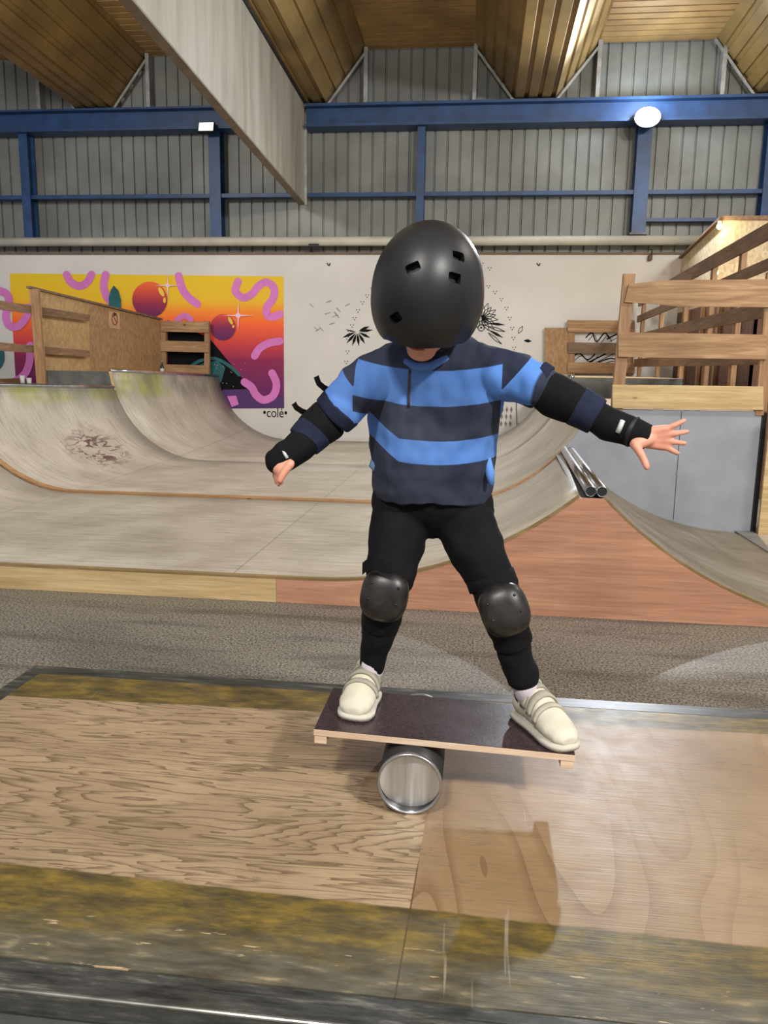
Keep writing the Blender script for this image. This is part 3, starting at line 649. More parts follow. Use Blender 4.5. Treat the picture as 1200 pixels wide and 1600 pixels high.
tag(obj('wall_panel', bx((2.455, Y1-.12, -.0), (3.7, Y1-.09, 1.09)), m_pine_x), 'pale plywood panel at the right edge beside the blue-grey panel', 'panel')
tag(obj('floor_sheet', bx((2.29, Y0-.05, .0), (4.6, Y1-.13, .012)), m_ramp), 'worn beige plywood sheet on the floor at the right edge', 'sheet')
b = NB(); prism(b, [Vector((x, y, .012)) for x, y in ((2.29, Y1-.02), (2.29, 6.2), (2.44, Y1-.14), (2.44, Y1-.02))], (0, 0, .006)); tag(obj('floor_sheet', b, m_greysheet), 'dark grey floor sheet in the corner under the blue-grey panel', 'sheet')

# near fence on the right deck
fn = thing('deck_fence', (1.8, Y1-.03, 1.06), 'front fence of three wide pine boards on the right deck edge', 'fence')
def board(name, parent, pa, pb, Y, dy, mat):        # board given by its top/bottom pixels at two ends
    (xa, ta, ba), (xb, tb, bb) = pa, pb
    P = [at(xa, ta, Y), at(xb, tb, Y), at(xb, bb, Y), at(xa, ba, Y)]
    b = NB(); prism(b, P, (0, dy, 0)); bmesh.ops.bevel(b, geom=list(b.edges), offset=.003, segments=1, affect='EDGES'); return obj(name, b, mat, parent)
Yf = Y1-.045
for top, bot, hh in (((984, 433), (966, 520), 0),):
    pass
A = at(974, 433, Yf); B = at(957+10, 640, Yf)
b = NB(); beam(b, (1.205, Yf+.045, 1.03), (1.235, Yf+.045, 2.2), .10, .045, Vector((0, 1, 0)), .003); obj('post', b, m_wood_z, fn)
b = NB(); beam(b, (2.40, Yf+.045, 1.03), (2.385, Yf+.045, 2.22), .07, .045, Vector((0, 1, 0)), .003); obj('post', b, m_wood_z, fn)
P = [at(983, 444, Yf), at(1030, 438, Yf), at(1225, 436, Yf), at(1225, 480, Yf), at(1060, 479, Yf), at(1025, 475, Yf), at(976, 472, Yf)]
b = NB(); prism(b, P, (0, .022, 0)); obj('rail', b, m_wood_x, fn)
board('rail', fn, (966, 519, 558), (1198, 523, 562), Yf, .022, m_wood_x); board('rail', fn, (957, 601, 638), (1193, 604, 641), Yf, .022, m_pine_x)

# side fence running back along X = 2.43
fs = thing('deck_fence', (2.45, 10, 1.06), 'long dark side fence running back along the right deck', 'fence')
for Y, mt in ((7.32, m_wood_z), (8.25, m_wood_z), (9.2, m_wood_z), (10.3, m_wood_z), (11.6, m_wood_z), (12.9, m_wood_z)):
    obj('post', bx((2.44, Y-.045, 1.06 if Y < Y2 else 1.3), (2.49, Y+.045, lerp(2.62, 2.45, (Y-7.2)/6)), .003), mt, fs)
for (z0a, z1a, z0b, z1b) in ((2.52, 2.67, 2.38, 2.52), (2.26, 2.36, 2.14, 2.24), (1.86, 2.0, 1.84, 1.96), (1.46, 1.60, 1.46, 1.58)):
    b = NB(); prism(b, [Vector((2.415, Y1+.0, z0a)), Vector((2.415, Y1+.0, z1a)), Vector((2.415, WY-.2, z1b)), Vector((2.415, WY-.2, z0b))], (.022, 0, 0)); obj('rail', b, m_wood_y, fs)
# back fence and panel on the wall side of the right deck
fb = thing('deck_fence', (1.9, WY-.1, 1.31), 'low brown pallet fence against the white wall on the right deck', 'fence')
Yb = WY-.12
for ta, ba in ((500, 519), (535, 552), (566, 583)): board('rail', fb, (887, ta, ba), (992, ta+1, ba+1), Yb, .022, m_dk_wood_x if ta == 535 else m_wood_x)
for xp in (893, 985): board('post', fb, (xp-5, 500, 587), (xp+5, 500, 587), Yb+.024, .05, m_wood_z)
tag(board('guard_panel', None, (851, 512, 587), (888, 512, 587), Yb+.03, .02, m_ply_brown), 'plain brown board against the wall, left of the low pallet fence', 'panel')

# cabin behind on the right
cb = thing('cabin', (4.2, 12, 0), 'pale chipboard cabin behind the right fence with a warm lamp on its corner', 'cabin')
cx0 = 3.06
b = NB(); prism(b, [Vector((cx0, 11.252, 2.3)), Vector((cx0, WY-.01, 2.3)), Vector((cx0, WY-.01, 3.12)), Vector((cx0, 11.252, 3.335))], (.03, 0, 0)); obj('left_wall', b, m_osb_white, cb)
b = NB(); box(b, (cx0, 11.22, 2.3), (6.5, 11.25, 3.34)); obj('front_wall', b, m_osb_white, cb)
b = NB(); beam(b, (cx0-.02, 11.2, 3.36), (cx0-.02, WY-.02, 3.14), .06, .03); beam(b, (cx0-.02, 11.2, 3.355), (6.5, 11.2, 3.355), .03, .05); obj('roof_edge', b, m_wood_y, cb)
m_dkbrown = wood('dark_brown_panel', (92, 62, 46), (126, 88, 66), 'z', 1, .6, .2)
b = NB(); box(b, (cx0, 9.6, 0), (cx0+.03, WY-.01, 2.3)); box(b, (cx0, 9.6, 0), (6.5, 9.63, 2.3)); obj('lower_wall', b, m_dkbrown, cb)
for Y in (10.2, 10.9, 11.7, 12.5): obj('wall_stud', bx((cx0-.04, Y, 1.0), (cx0, Y+.08, 2.3)), m_wood_z, cb)
def bulb(p, lab, st, pw, r=.035):
    t = thing('wall_lamp', p, lab, 'lamp')
    b = NB(); ball(b, p, r); obj('bulb', b, mat_emit('warm_bulb', (255, 214, 150), st), t, True)
    b = NB(); tube(b, [p+Vector((0, 0, r*.8)), p+Vector((0, .0, r*1.9))], r*.7, 14); obj('lamp_cap', b, m_whiteplastic, t)
    l = bpy.data.lights.new('warm_lamp', 'POINT'); l.energy = pw; l.color = (1, .78, .48); l.shadow_soft_size = r; o = bpy.data.objects.new('warm_lamp_light', l); link(o); o.location = p+Vector((-.04, -.08, -.03)); o.parent = None
bulb(at(1124, 354, 11.15), 'small bare warm lamp on the upper corner of the cabin', 30, 9)
bulb(at(1118, 426, 10.9), 'warm lamp glowing low behind the side fence posts', 30, 7)

# ------------------------------------------------------------------ left guard wall, rails, pallet and bottle
A2, B2 = (-5.82, 10.02), (-5.33, 13.1)
g = thing('plywood_guard', (-5.6, 11, 1.2), 'tall brown plywood guard wall on the left deck with two rails and a sign', 'guard wall')
def pl(px, py, off=0): 
    p = onpl(px, py, A2, B2); return p+Vector((off, 0, 0))
Q = [pl(58, 455), pl(250, 500), pl(253, 584), pl(62, 580)]
b = NB(); prism(b, Q, (-.02, 0, 0)); obj('panel', b, m_ply_brown, g)
b = NB(); prism(b, [pl(58, 457, .004), pl(138, 476, .004), pl(141, 580, .004), pl(62, 580, .004)], (-.004, 0, 0)); obj('panel_sheet', b, m_ply_tan, g, label='paler chipboard sheet at the near end')
b = NB(); a_, b_ = pl(44, 450), pl(252, 500); beam(b, a_+Vector((-.0, 0, .012)), b_+Vector((0, 0, .012)), .06, .03); obj('top_edge', b, m_dk_wood_x, g)
p = pl(55, 528); p0 = at(54, 452, 9.93); p1 = at(66, 607, 9.93); b = NB(); beam(b, p0, p1, .12, .06, Vector((0, 1, 0)), .003); obj('post', b, m_wood_z, g)
for (ya, yb_, yc, yd) in ((470, 484, 492, 502), (535, 548, 548, 558)):
    b = NB(); o1, o2 = (-30, 138) ; sl = (yc-ya)/138; sl2 = (yd-yb_)/138
    P = [onpl(-30, ya-30*sl, (-5.77, 9.9), (-5.28, 13.0)), onpl(138, yc, (-5.77, 9.9), (-5.28, 13.0)), onpl(138, yd, (-5.77, 9.9), (-5.28, 13.0)), onpl(-30, yb_-30*sl2, (-5.77, 9.9), (-5.28, 13.0))]
    prism(b, P, (.028, -.01, 0)); obj('rail', b, m_wood_y, g)
b = NB(); prism(b, [pl(169, 486, .008), pl(186, 488, .008), pl(187, 515, .008), pl(170, 512, .008)], (-.004, 0, 0)); sg = obj('sign', b, plain('pale_sign_board', (196, 158, 116), .6), g, label='small pale sign with a red ring and black mark')
b = NB(); cc = pl(178, 498, .013)
ux = (pl(186, 498, .013)-pl(170, 498, .013)).normalized(); R_ = .075
ringpts = [cc+ux*R_*.9*cos(q)+Vector((0, 0, R_*1.2*sin(q))) for q in [2*pi*i/20 for i in range(21)]]; tube(b, ringpts, .006, 6, False)
tube(b, [cc+ux*-.05+Vector((0, 0, .06)), cc+ux*.05+Vector((0, 0, -.06))], .006, 6); obj('sign_ring', b, plain('dark_red_print', (120, 50, 44), .6), sg)
b = NB(); beam(b, cc+Vector((0, 0, .05)), cc+Vector((0, 0, -.045)), .012, .03); ball(b, cc+Vector((0, 0, .06)), .02); obj('sign_mark', b, m_dark, sg)
pf_ = thing('pallet_fence', (-4.9, WY-.15, 1.2), 'wooden pallet fence with two open slots in front of the mural', 'fence')
Yp = WY-.2
for ta, ba in ((501, 518), (532, 549), (569, 586)): board('slat', pf_, (251, ta, ba), (326, ta+2, ba+2), Yp, .022, m_wood_x)
for xa, xb in ((251, 259), (319, 327)): board('post', pf_, (xa, 501, 587), (xb, 502, 588), Yp+.024, .06, m_wood_z)
b0 = at(253.5, 584, 12.75); b0.z = Lz(12.75, True)
bt = thing('bottle', b0, 'dark glass bottle standing on the left deck in the corner of the pallet fence', 'bottle')
b = NB(); tube(b, [b0+Vector((0, 0, h)) for h in (0, .005, .13, .155, .175, .225, .23)], [.026, .031, .031, .022, .012, .012, .011], 18); obj('bottle_body', b, plain('dark_bottle_glass', (28, 24, 20), .12, 0, .1, 5), bt, True)
b = NB(); tube(b, [b0+Vector((0, 0, .04)), b0+Vector((0, 0, .11))], .0325, 18); obj('bottle_label', b, m_label, bt, True)
p_ = b0+Vector((0, 0, .225)); b = NB(); tube(b, [p_, p_+Vector((0, 0, .012))], .014, 14); obj('bottle_cap', b, m_label, bt, True)
# small clutter left of the post
for px, h, lab in ((36, .14, 'small clear cup on the left deck beside the post'), (46, .11, 'smaller cup on the left deck just against the post')):
    c0 = at(px, 603, 9.9); c0.z = Lz(9.9, False); b = NB(); tube(b, [c0, c0+Vector((0, 0, h))], [.025, .034], 16); tag(obj('cup', b, m_label, None, True), lab, 'cup', 'cups on the left deck')
tag(board('deck_batten', None, (-20, 596, 604), (52, 601, 607), 9.5, .05, m_wood_x), 'wooden batten lying along the left deck edge under the rails', 'batten')

# ------------------------------------------------------------------ near platform
pad = thing('grind_box', (0, 1.9, 0), 'low wooden grind box with worn yellow paint bands in the foreground', 'grind box')
XR = 2.3
obj('top_sheet', bx((PAD_L+.06, PAD_NEAR+.075, PZ-.03), (XR, PAD_FAR-.075, PZ)), m_pad, pad)
b = NB(); box(b, (PAD_L, PAD_FAR-.075, PZ-.03), (XR, PAD_FAR, PZ), .004); obj('back_lip', b, m_lip, pad)
b = NB(); box(b, (PAD_L, PAD_NEAR+.003, PZ-.03), (PAD_L+.06, PAD_FAR-.076, PZ), .004); obj('left_lip', b, m_lip, pad)
b = NB(); box(b, (PAD_L+.061, PAD_NEAR+.004, PZ-.03), (XR, PAD_NEAR+.074, PZ-.001), .003); obj('front_lip', b, m_lip, pad)
b = NB()                                             # steel angle on the front edge
prism(b, [Vector((PAD_L, PAD_NEAR, PZ+.002)), Vector((PAD_L, PAD_NEAR+.045, PZ+.002)), Vector((PAD_L, PAD_NEAR+.045, PZ-.001)), Vector((PAD_L, PAD_NEAR+.003, PZ-.001)), Vector((PAD_L, PAD_NEAR+.003, PZ-.045)), Vector((PAD_L, PAD_NEAR, PZ-.045))], (XR-PAD_L, 0, 0))
bmesh.ops.bevel(b, geom=list(b.edges), offset=.004, segments=2, affect='EDGES'); obj('steel_edge', b, m_lip, pad)
b = NB(); tube(b, [(PAD_L, PAD_NEAR+.002, PZ-.001), (XR, PAD_NEAR+.002, PZ-.001)], .0042, 10); obj('worn_bright_corner', b, plain('worn_bare_steel', (150, 148, 142), .3, .7, .5, 5), pad)
b = NB(); box(b, (PAD_L+.01, PAD_NEAR+.01, 0), (XR, PAD_NEAR+.03, PZ-.031)); box(b, (PAD_L+.01, PAD_FAR-.03, 0), (XR, PAD_FAR-.01, PZ-.031)); box(b, (PAD_L+.01, PAD_NEAR+.031, 0), (PAD_L+.03, PAD_FAR-.031, PZ-.031)); obj('skirt', b, m_greypaint, pad)

# ------------------------------------------------------------------ balance board and roller
RR = .081; RX = at(640, 1224, 1.83).x
rl = thing('roller', (RX, 2.0, PZ), 'silver metal roller lying under the balance board', 'roller')
b = NB(); zc = PZ+RR+.0006; hollow(b, (RX, 1.825, zc), (RX, 2.19, zc), RR, RR-.004, 48); obj('roller_tube', b, plain('dark_roller_sleeve', (52, 50, 48), .35, .4), rl, True)
for ya, yb in ((1.819, 1.829), (2.186, 2.196)):
    b = NB(); hollow(b, (RX, ya, zc), (RX, yb, zc), RR+.0005, RR-.006, 48); obj('rim', b, m_steel, rl, True)
for y, s in ((1.829, 1), (2.186, -1)):
    b = NB(); bmesh.ops.create_circle(b, cap_ends=True, radius=RR-.0055, segments=48); bmesh.ops.subdivide_edges(b, edges=b.edges, cuts=1); bmesh.ops.poke(b, faces=b.faces)
    b.free(); b = NB(); R_ = RR-.0056; N_ = 40
    rw = [[((RX+R_*q/10*cos(2*pi*k/N_)), y+s*.004-s*.018*(cos(2*pi*k/N_)*q/10)**2*0-s*.0, zc+R_*q/10*sin(2*pi*k/N_)) for k in range(N_+1)] for q in range(11)]
    rw = [[(p[0], p[1]+s*(.014-.014*((p[0]-RX)/R_)**2), p[2]) for p in r] for r in rw]
    grid(b, rw); bmesh.ops.remove_doubles(b, verts=b.verts, dist=1e-5); bmesh.ops.recalc_face_normals(b, faces=b.faces); obj('end_disc', b, m_brush, rl, True)
ta = radians(-1.9)   # board tilt
TZ = PZ+2*RR+.001
bd = thing('balance_board', (RX, 2.0, TZ), 'dark plum balance board resting on the roller under both feet', 'balance board')
def bdm(b):
    M = Matrix.Translation((RX, 2.0, TZ)) @ Matrix.Rotation(-ta*-1, 4, 'Y').inverted() @ Matrix.Translation((0, 0, .0)); bmesh.ops.transform(b, matrix=M, verts=b.verts); return b
BL, BR_, BH = -.262, .405, .018
xl_ = at(490, 1150, 1.87).x-RX; xr_ = at(898, 1191, 1.87).x-RX
b = NB(); box(b, (xl_, -.133, 0), (xr_, .137, BH-.0015), .001); obj('board_core', bdm(b), m_ply_edge, bd)
b = NB(); box(b, (xl_+.001, -.132, BH-.0014), (xr_-.001, .136, BH)); obj('board_top', bdm(b), m_boardtop, bd)
for xa in (xl_+.002, xr_-.034):
    b = NB(); box(b, (xa, -.131, -.022), (xa+.032, .135, -.0005), .002); obj('stop_block', bdm(b), m_ply_edge, bd)
def btop(x):  # board top height at world x
    return TZ+BH+(x-RX)*math.tan(ta)

# ------------------------------------------------------------------ the child
kid = thing('person', (0.0, 2.0, TZ+BH), 'young person in black helmet and blue striped top balancing on the board, arms out', 'person')
V = Vector
def stepZ(p, z): q = V(p); q.z = z; return q
# joints
S = {-1: at(592, 580, 1.99), 1: at(766, 575, 1.99)}
Eb = {-1: at(512, 652, 1.93), 1: at(872, 622, 1.95)}
Wr = {-1: at(452, 708, 1.86), 1: at(1000, 680, 1.90)}
Hp = {-1: at(622, 780, 2.10), 1: at(722, 780, 2.10)}
Kn = {-1: at(604, 925, 1.99), 1: at(786, 948, 1.98)}
An = {-1: at(579, 1052, 2.07), 1: at(824, 1082, 2.02)}
pel = at(672, 765, 2.11); wst = at(672, 700, 2.09); chs = at(676, 625, 2.03); nkb = at(672, 570, 1.99)
HC = at(668, 467, 1.84); HT = radians(31)
HM = Matrix.Translation(HC) @ Matrix.Rotation(radians(7), 4, 'Y') @ Matrix.Rotation(radians(-7), 4, 'Z') @ Matrix.Rotation(HT, 4, 'X')
K2c = {-1: at(619, 830, 2.08), 1: at(738, 835, 2.08)}
# --- skin body
b = NB()
capsule(b, nkb+V((0, .0, -.01)), HM @ V((0, .03, -.05)), .045, .045)
hb = NB()
ball(hb, (0, .01, .03), 1, (.072, .09, .088), 4); ball(hb, (0, -.02, -.055), 1, (.060, .066, .066), 4); ball(hb, (0, -.045, -.104), 1, (.034, .034, .024), 3)
ball(hb, (.03, -.058, -.055), 1, (.024, .022, .026)); ball(hb, (-.03, -.058, -.055), 1, (.024, .022, .026))
ball(hb, (0, -.092, -.045), 1, (.013, .017, .011)); ball(hb, (0, -.085, -.025), 1, (.008, .012, .026)); ball(hb, (.010, -.085, -.048), 1, (.008, .01, .008)); ball(hb, (-.010, -.085, -.048), 1, (.008, .01, .008))
ball(hb, (0, -.079, -.074), 1, (.021, .012, .006)); ball(hb, (0, -.077, -.084), 1, (.018, .012, .006))
for s in (-1, 1): ball(hb, (s*.074, .01, -.02), 1, (.01, .02, .03))
bmesh.ops.transform(hb, matrix=HM, verts=hb.verts); me = bpy.data.meshes.new('t'); hb.to_mesh(me); hb.free(); b.from_mesh(me)
for a, c, r1, r2 in ((pel, wst, .075, .07), (wst, chs, .07, .078), (chs, nkb, .075, .045)): capsule(b, a, c, r1, r2)
def arm_hand(s):
    capsule(b, nkb, S[s], .045, .038); capsule(b, S[s], Eb[s], .036, .030); capsule(b, Eb[s], Wr[s], .030, .021)
    ax = (Wr[s]-Eb[s]).normalized()
    return ax
def finger(root, d1, L, r, bend, axis):
    d = V(d1).normalized(); p = V(root); rr = r
    for k, f in enumerate((.45, .32, .23)):
        q = p+d*L*f; capsule(b, p, q, rr, rr*.9, 12, 1); p = q; rr *= .9; d = (Matrix.Rotation(bend, 3, axis) @ d).normalized()
# open hand on the photo's right (palm towards the viewer, fingers to the right, thumb down)
arm_hand(1)
P0 = at(1012, 684, 1.895); P1 = at(1040, 684, 1.89)
ax = (P1-P0).normalized(); up = V((0, -.12, 1)); up = (up-ax*up.dot(ax)).normalized(); nrm = ax.cross(up)
capsule(b, Wr[1], P0, .021, .02)
for j, w in ((-1.5, .0), (-.5, .002), (.5, .002), (1.5, 0)): capsule(b, P0+up*j*.009, P0+ax*(.038+w)+up*j*.0135, .0125, .0105, 14, 2)
for j, (dj, L, spread) in enumerate(((-1.5, .036, -.55), (-.5, .046, -.16), (.5, .050, .14), (1.5, .046, .46))):
    finger(P0+ax*.038+up*dj*.0135, ax+up*spread, L, .0078, .16, up)
finger(at(993, 696, 1.87), at(1012, 726, 1.85)-at(993, 696, 1.87), .058, .0105, -.12, nrm)
capsule(b, at(993, 694, 1.875), at(1016, 686, 1.89), .014, .015)
# hand inside the guard on the photo's left, fingers pointing down
ax2 = (Wr[-1]-Eb[-1]).normalized(); arm_hand(-1)
Q0 = Wr[-1]; Q1 = at(438, 730, 1.85); capsule(b, Q0, Q1, .021, .022)
sd = V((.55, -.75, -.15)); dn = (at(428, 757, 1.845)-Q1).normalized(); sd = (sd-dn*sd.dot(dn)).normalized()
for j, L in ((-1.5, .034), (-.5, .042), (.5, .044), (1.5, .036)):
    capsule(b, Q0, Q1+sd*j*.011, .014, .0095, 12, 1); finger(Q1+sd*j*.011, dn+sd*j*.08, L, .0075, .28, sd)
finger(at(455, 724, 1.835), at(436, 749, 1.82)-at(455, 724, 1.835), .050, .0105, .1, sd)
for s in (-1, 1):
    capsule(b, pel, K2c[s], .055, .045); capsule(b, K2c[s], Kn[s], .045, .036); capsule(b, Kn[s], An[s], .034, .026)
    pass
body = obj('body', remesh(b, .0032, 5, .5), m_skin, kid, True)
# eyes closed line / brows are under the helmet; lips
m_lipc = plain('lip_skin', (176, 92, 84), .45)
b = NB(); tube(b, [HM @ V((x, -.0905+abs(x)*.25, -.0785-abs(x)*.06)) for x in (-.017, -.01, 0, .01, .017)], [.0012, .0026, .003, .0026, .0012], 8); obj('mouth', b, m_lipc, kid, True)
for s in (-1, 1):
    b = NB(); tube(b, [HM @ V((s*(.014+.024*t), -.082+.02*t*t, -.012-.004*sin(pi*t))) for t in (0, .25, .5, .75, 1)], .0018, 6); obj('eyelashes', b, m_dark, kid, True)
# hair fringe and back under the helmet
b = NB()
for i in range(30):
    a = radians(-60+i*300/29) ; pts = [HM @ V((.078*sin(a), .012+.088*cos(a), .02-.085*t)) for t in (0, .5, 1)]
    if cos(a) > -.15: tube(b, pts, [.011, .011, .005], 7)
obj('hair', b, plain('brown_hair', (72, 52, 38), .6), kid, True)

# --- sweatshirt
b = NB()
def ring(c, rx, ry, n=28, ph=0, tw=0):
    return [V((c.x+rx*cos(2*pi*k/n), c.y+ry*sin(2*pi*k/n), c.z+tw*cos(2*pi*k/n))) for k in range(n)]
def loft(bm, rings):
    R = [[bm.verts.new(p) for p in r] for r in rings]; n = len(R[0])
    for a, c in zip(R, R[1:]):
        for k in range(n): bm.faces.new((a[k], a[(k+1) % n], c[(k+1) % n], c[k]))
    bm.faces.new(R[0][::-1]); bm.faces.new(R[-1])
def pc(l, r, y, Y): a = at(l, y, Y); c = at(r, y, Y); return (a+c)/2, (c-a).length/2
rings = []
for l, r, y, Y, ry in ((590, 762, 782, 2.09, .105), (580, 768, 765, 2.09, .115), (577, 770, 735, 2.08, .12), (574, 776, 700, 2.07, .118), (573, 781, 660, 2.05, .112), (574, 786, 625, 2.03, .108), (572, 790, 595, 2.01, .10), (571, 788, 570, 2.0, .095), (580, 778, 553, 2.0, .084), (602, 758, 540, 2.0, .068), (630, 735, 528, 2.0, .055)):
    c, rx = pc(l, r, y, Y); rings.append(ring(c, rx, ry))
loft(b, rings)
Sl = {-1: at(534, 636, 1.93), 1: at(836, 600, 1.95)}
for s in (-1, 1):
    capsule(b, S[s]+V((-s*.02, 0, 0)), lerp(S[s], Sl[s], .5), .060, .062, 28, 3); capsule(b, lerp(S[s], Sl[s], .5), Sl[s], .062, .054, 28, 3)
    capsule(b, nkb, S[s], .05, .052, 24, 2)
bm = remesh(b, .0038, 8, .5)
fold(bm, .011, 9, (1.6, 1, .7), 3); fold(bm, .005, 26, (1.3, 1, .8), 9)
la = bm.verts.layers.float.new('torso_h'); lb = bm.verts.layers.float.new('sleeve_t'); lc = bm.verts.layers.float.new('sleeve_m'); ld_ = bm.verts.layers.float.new('seam_wedge')
yz = lambda y, x=672: at(x, y, 1.93).z
for v in bm.verts:
    dxc = v.co.x-at(678, 640, 1.93).x; hh_ = v.co.z-.7*dxc*dxc
    if v.co.z < yz(625): hh_ -= max(0, -dxc-.085)*.6*min(1, (yz(625)-v.co.z)/.04)
    v[la] = hh_; best = -1; bt_ = 0; wd = -1
    for s in (-1, 1):
        D = (Sl[s]-S[s]).normalized(); t = (v.co-S[s]).dot(D); q = S[s]+D*t; dist = (v.co-q).length; L = (Sl[s]-S[s]).length
        ap_ = at(557, 603, 1.94) if s < 0 else at(784, 608, 1.94); xo = (v.co.x-ap_.x)*s; dz_ = v.co.z-ap_.z; wd = max(wd, min(dz_, xo+.001, .85*dz_+.002-xo))
        m = min(xo, .115-dist)
        if m > best: best = m; bt_ = t/L*(.82 if s < 0 else 1)
    v[lb] = bt_; v[lc] = best; v[ld_] = wd
M = Mt('striped_jersey_knit', .85, 0, .25)
def attr(n):
    a = M.n('ShaderNodeAttribute'); a.attribute_name = n; return a.outputs['Fac']
NV = srgb((33, 39, 58)); BLU = srgb((84, 132, 206))
th = M.math('ADD', attr('torso_h'), M.math('MULTIPLY', M.math('ADD', M.noise(9), -.5), .006))
g1 = lambda y: M.thr(th, yz(y)-.0035, yz(y)-.0015)
blue = M.math('MULTIPLY', g1(634), M.math('SUBTRACT', 1.0, g1(578)))
blue = M.math('ADD', blue, M.math('MULTIPLY', g1(727), M.math('SUBTRACT', 1.0, g1(689))))
tt = attr('sleeve_t'); sblue = M.math('MULTIPLY', M.thr(tt, -.5, -.4), M.thr(tt, 1.15, 1.1))
bl = M.mix(M.thr(attr('sleeve_m'), 0, .001), blue, sblue)
bl = M.math('MULTIPLY', bl, M.math('SUBTRACT', 1.0, M.thr(attr('seam_wedge'), -.0004, .0006))); c = M.mix(bl, NV, BLU); c = M.mix(.10, c, M.ramp(M.noise(5), [(.3, (20, 22, 30)), (.7, (150, 160, 180))]))
M.col(c); M.bump(M.noise(300, None, 2), .3, .001); m_sweat = M.m
sw = obj('sweatshirt', bm, m_sweat, kid, True, 'blue and navy striped half-zip sweatshirt')
b = NB(); zt = [at(640+(-1.5*k/5), 578+k*11.5, 1.885-.0*k) for k in range(6)]
bpy.context.view_layer.update()
def snap(p, o, off=.002):      # drop a point along -view ray on the mesh of o
    og = V((0, 0, CH)); inv = ORG[o.name]; d = (p-og).normalized(); hit, loc, n, i = o.ray_cast(og-inv, d)
    return (loc+inv-d*off) if hit else p
zp = [snap(p, sw, .001) for p in zt]; tube(b, zp, .0032, 8); obj('zip', b, plain('brown_zip', (74, 62, 66), .4), sw, True)
# collar
b = NB(); 
for i in range(25):
    pass
cpts = []
for i in range(29):
    a = radians(-250+i*320/28) ; cpts.append(nkb+V((.062*cos(a), -.012+.058*sin(a)-.0, .028+.012*sin(a)*-1)))
tube(b, cpts, .013, 10); cb_ = remesh(b, .004, 3); obj('collar', cb_, plain('navy_collar', (34, 42, 66), .85), sw, True)
b = NB(); tube(b, [at(632, 563, 1.885), at(650, 574, 1.88), at(672, 573, 1.88), at(700, 558, 1.885)], [.006, .011, .011, .006], 10); obj('collar_lining', b, plain('blue_collar_lining', (84, 128, 196), .85), sw, True)
# belt-side flap of lighter blue hem
b = NB(); fl = [at(590, 708, 2.04), at(586, 728, 2.03), at(592, 740, 2.03)]; tube(b, fl, [.012, .016, .008], 10); obj('hem_fold', b, plain('pale_blue_lining', (120, 150, 190), .85), sw, True)
b = NB(); fl = [at(762, 715, 2.03), at(766, 740, 2.02), at(768, 758, 2.02)]; tube(b, fl, [.008, .012, .007], 10); obj('hem_fold', b, plain('blue_hem_fold', (88, 136, 206), .85), sw, True)

# --- trousers
b = NB(); rings = []
for l, r, y, Y, ry in ((0, 1, 850, 2.10, .07), (664, 684, 838, 2.11, .04), (625, 722, 822, 2.11, .065), (585, 768, 806, 2.11, .09), (578, 776, 795, 2.11, .10), (584, 768, 765, 2.11, .105), (592, 760, 735, 2.10, .10)):
    c, rx = pc(l, r, y, Y); rings.append(ring(c, rx, ry))
loft(b, rings[1:])
K2 = {-1: [at(626, 805, 2.10), at(619, 850, 2.06), at(610, 895, 2.01)], 1: [at(722, 805, 2.10), at(745, 855, 2.06), at(772, 912, 2.01)]}
for s in (-1, 1):
    capsule(b, K2[s][0], K2[s][1], .082, .076, 28, 3); capsule(b, K2[s][1], K2[s][2], .076, .066 if s < 0 else .061, 28, 3)
    sh = lerp(Kn[s], An[s], .5); capsule(b, K2[s][2], Kn[s], .056, .05, 24, 3); capsule(b, Kn[s], sh, .05, .048, 24, 3); capsule(b, sh, lerp(sh, An[s], .80 if s < 0 else .62), .048, .036 if s < 0 else .042, 24, 3)
bm = remesh(b, .005, 6, .5); fold(bm, .009, 8, (1.2, 1, 1.6), 5); fold(bm, .0035, 22, (1, 1, 1.6), 2)
obj('trousers', bm, m_trouser, kid, True, 'loose black trousers')

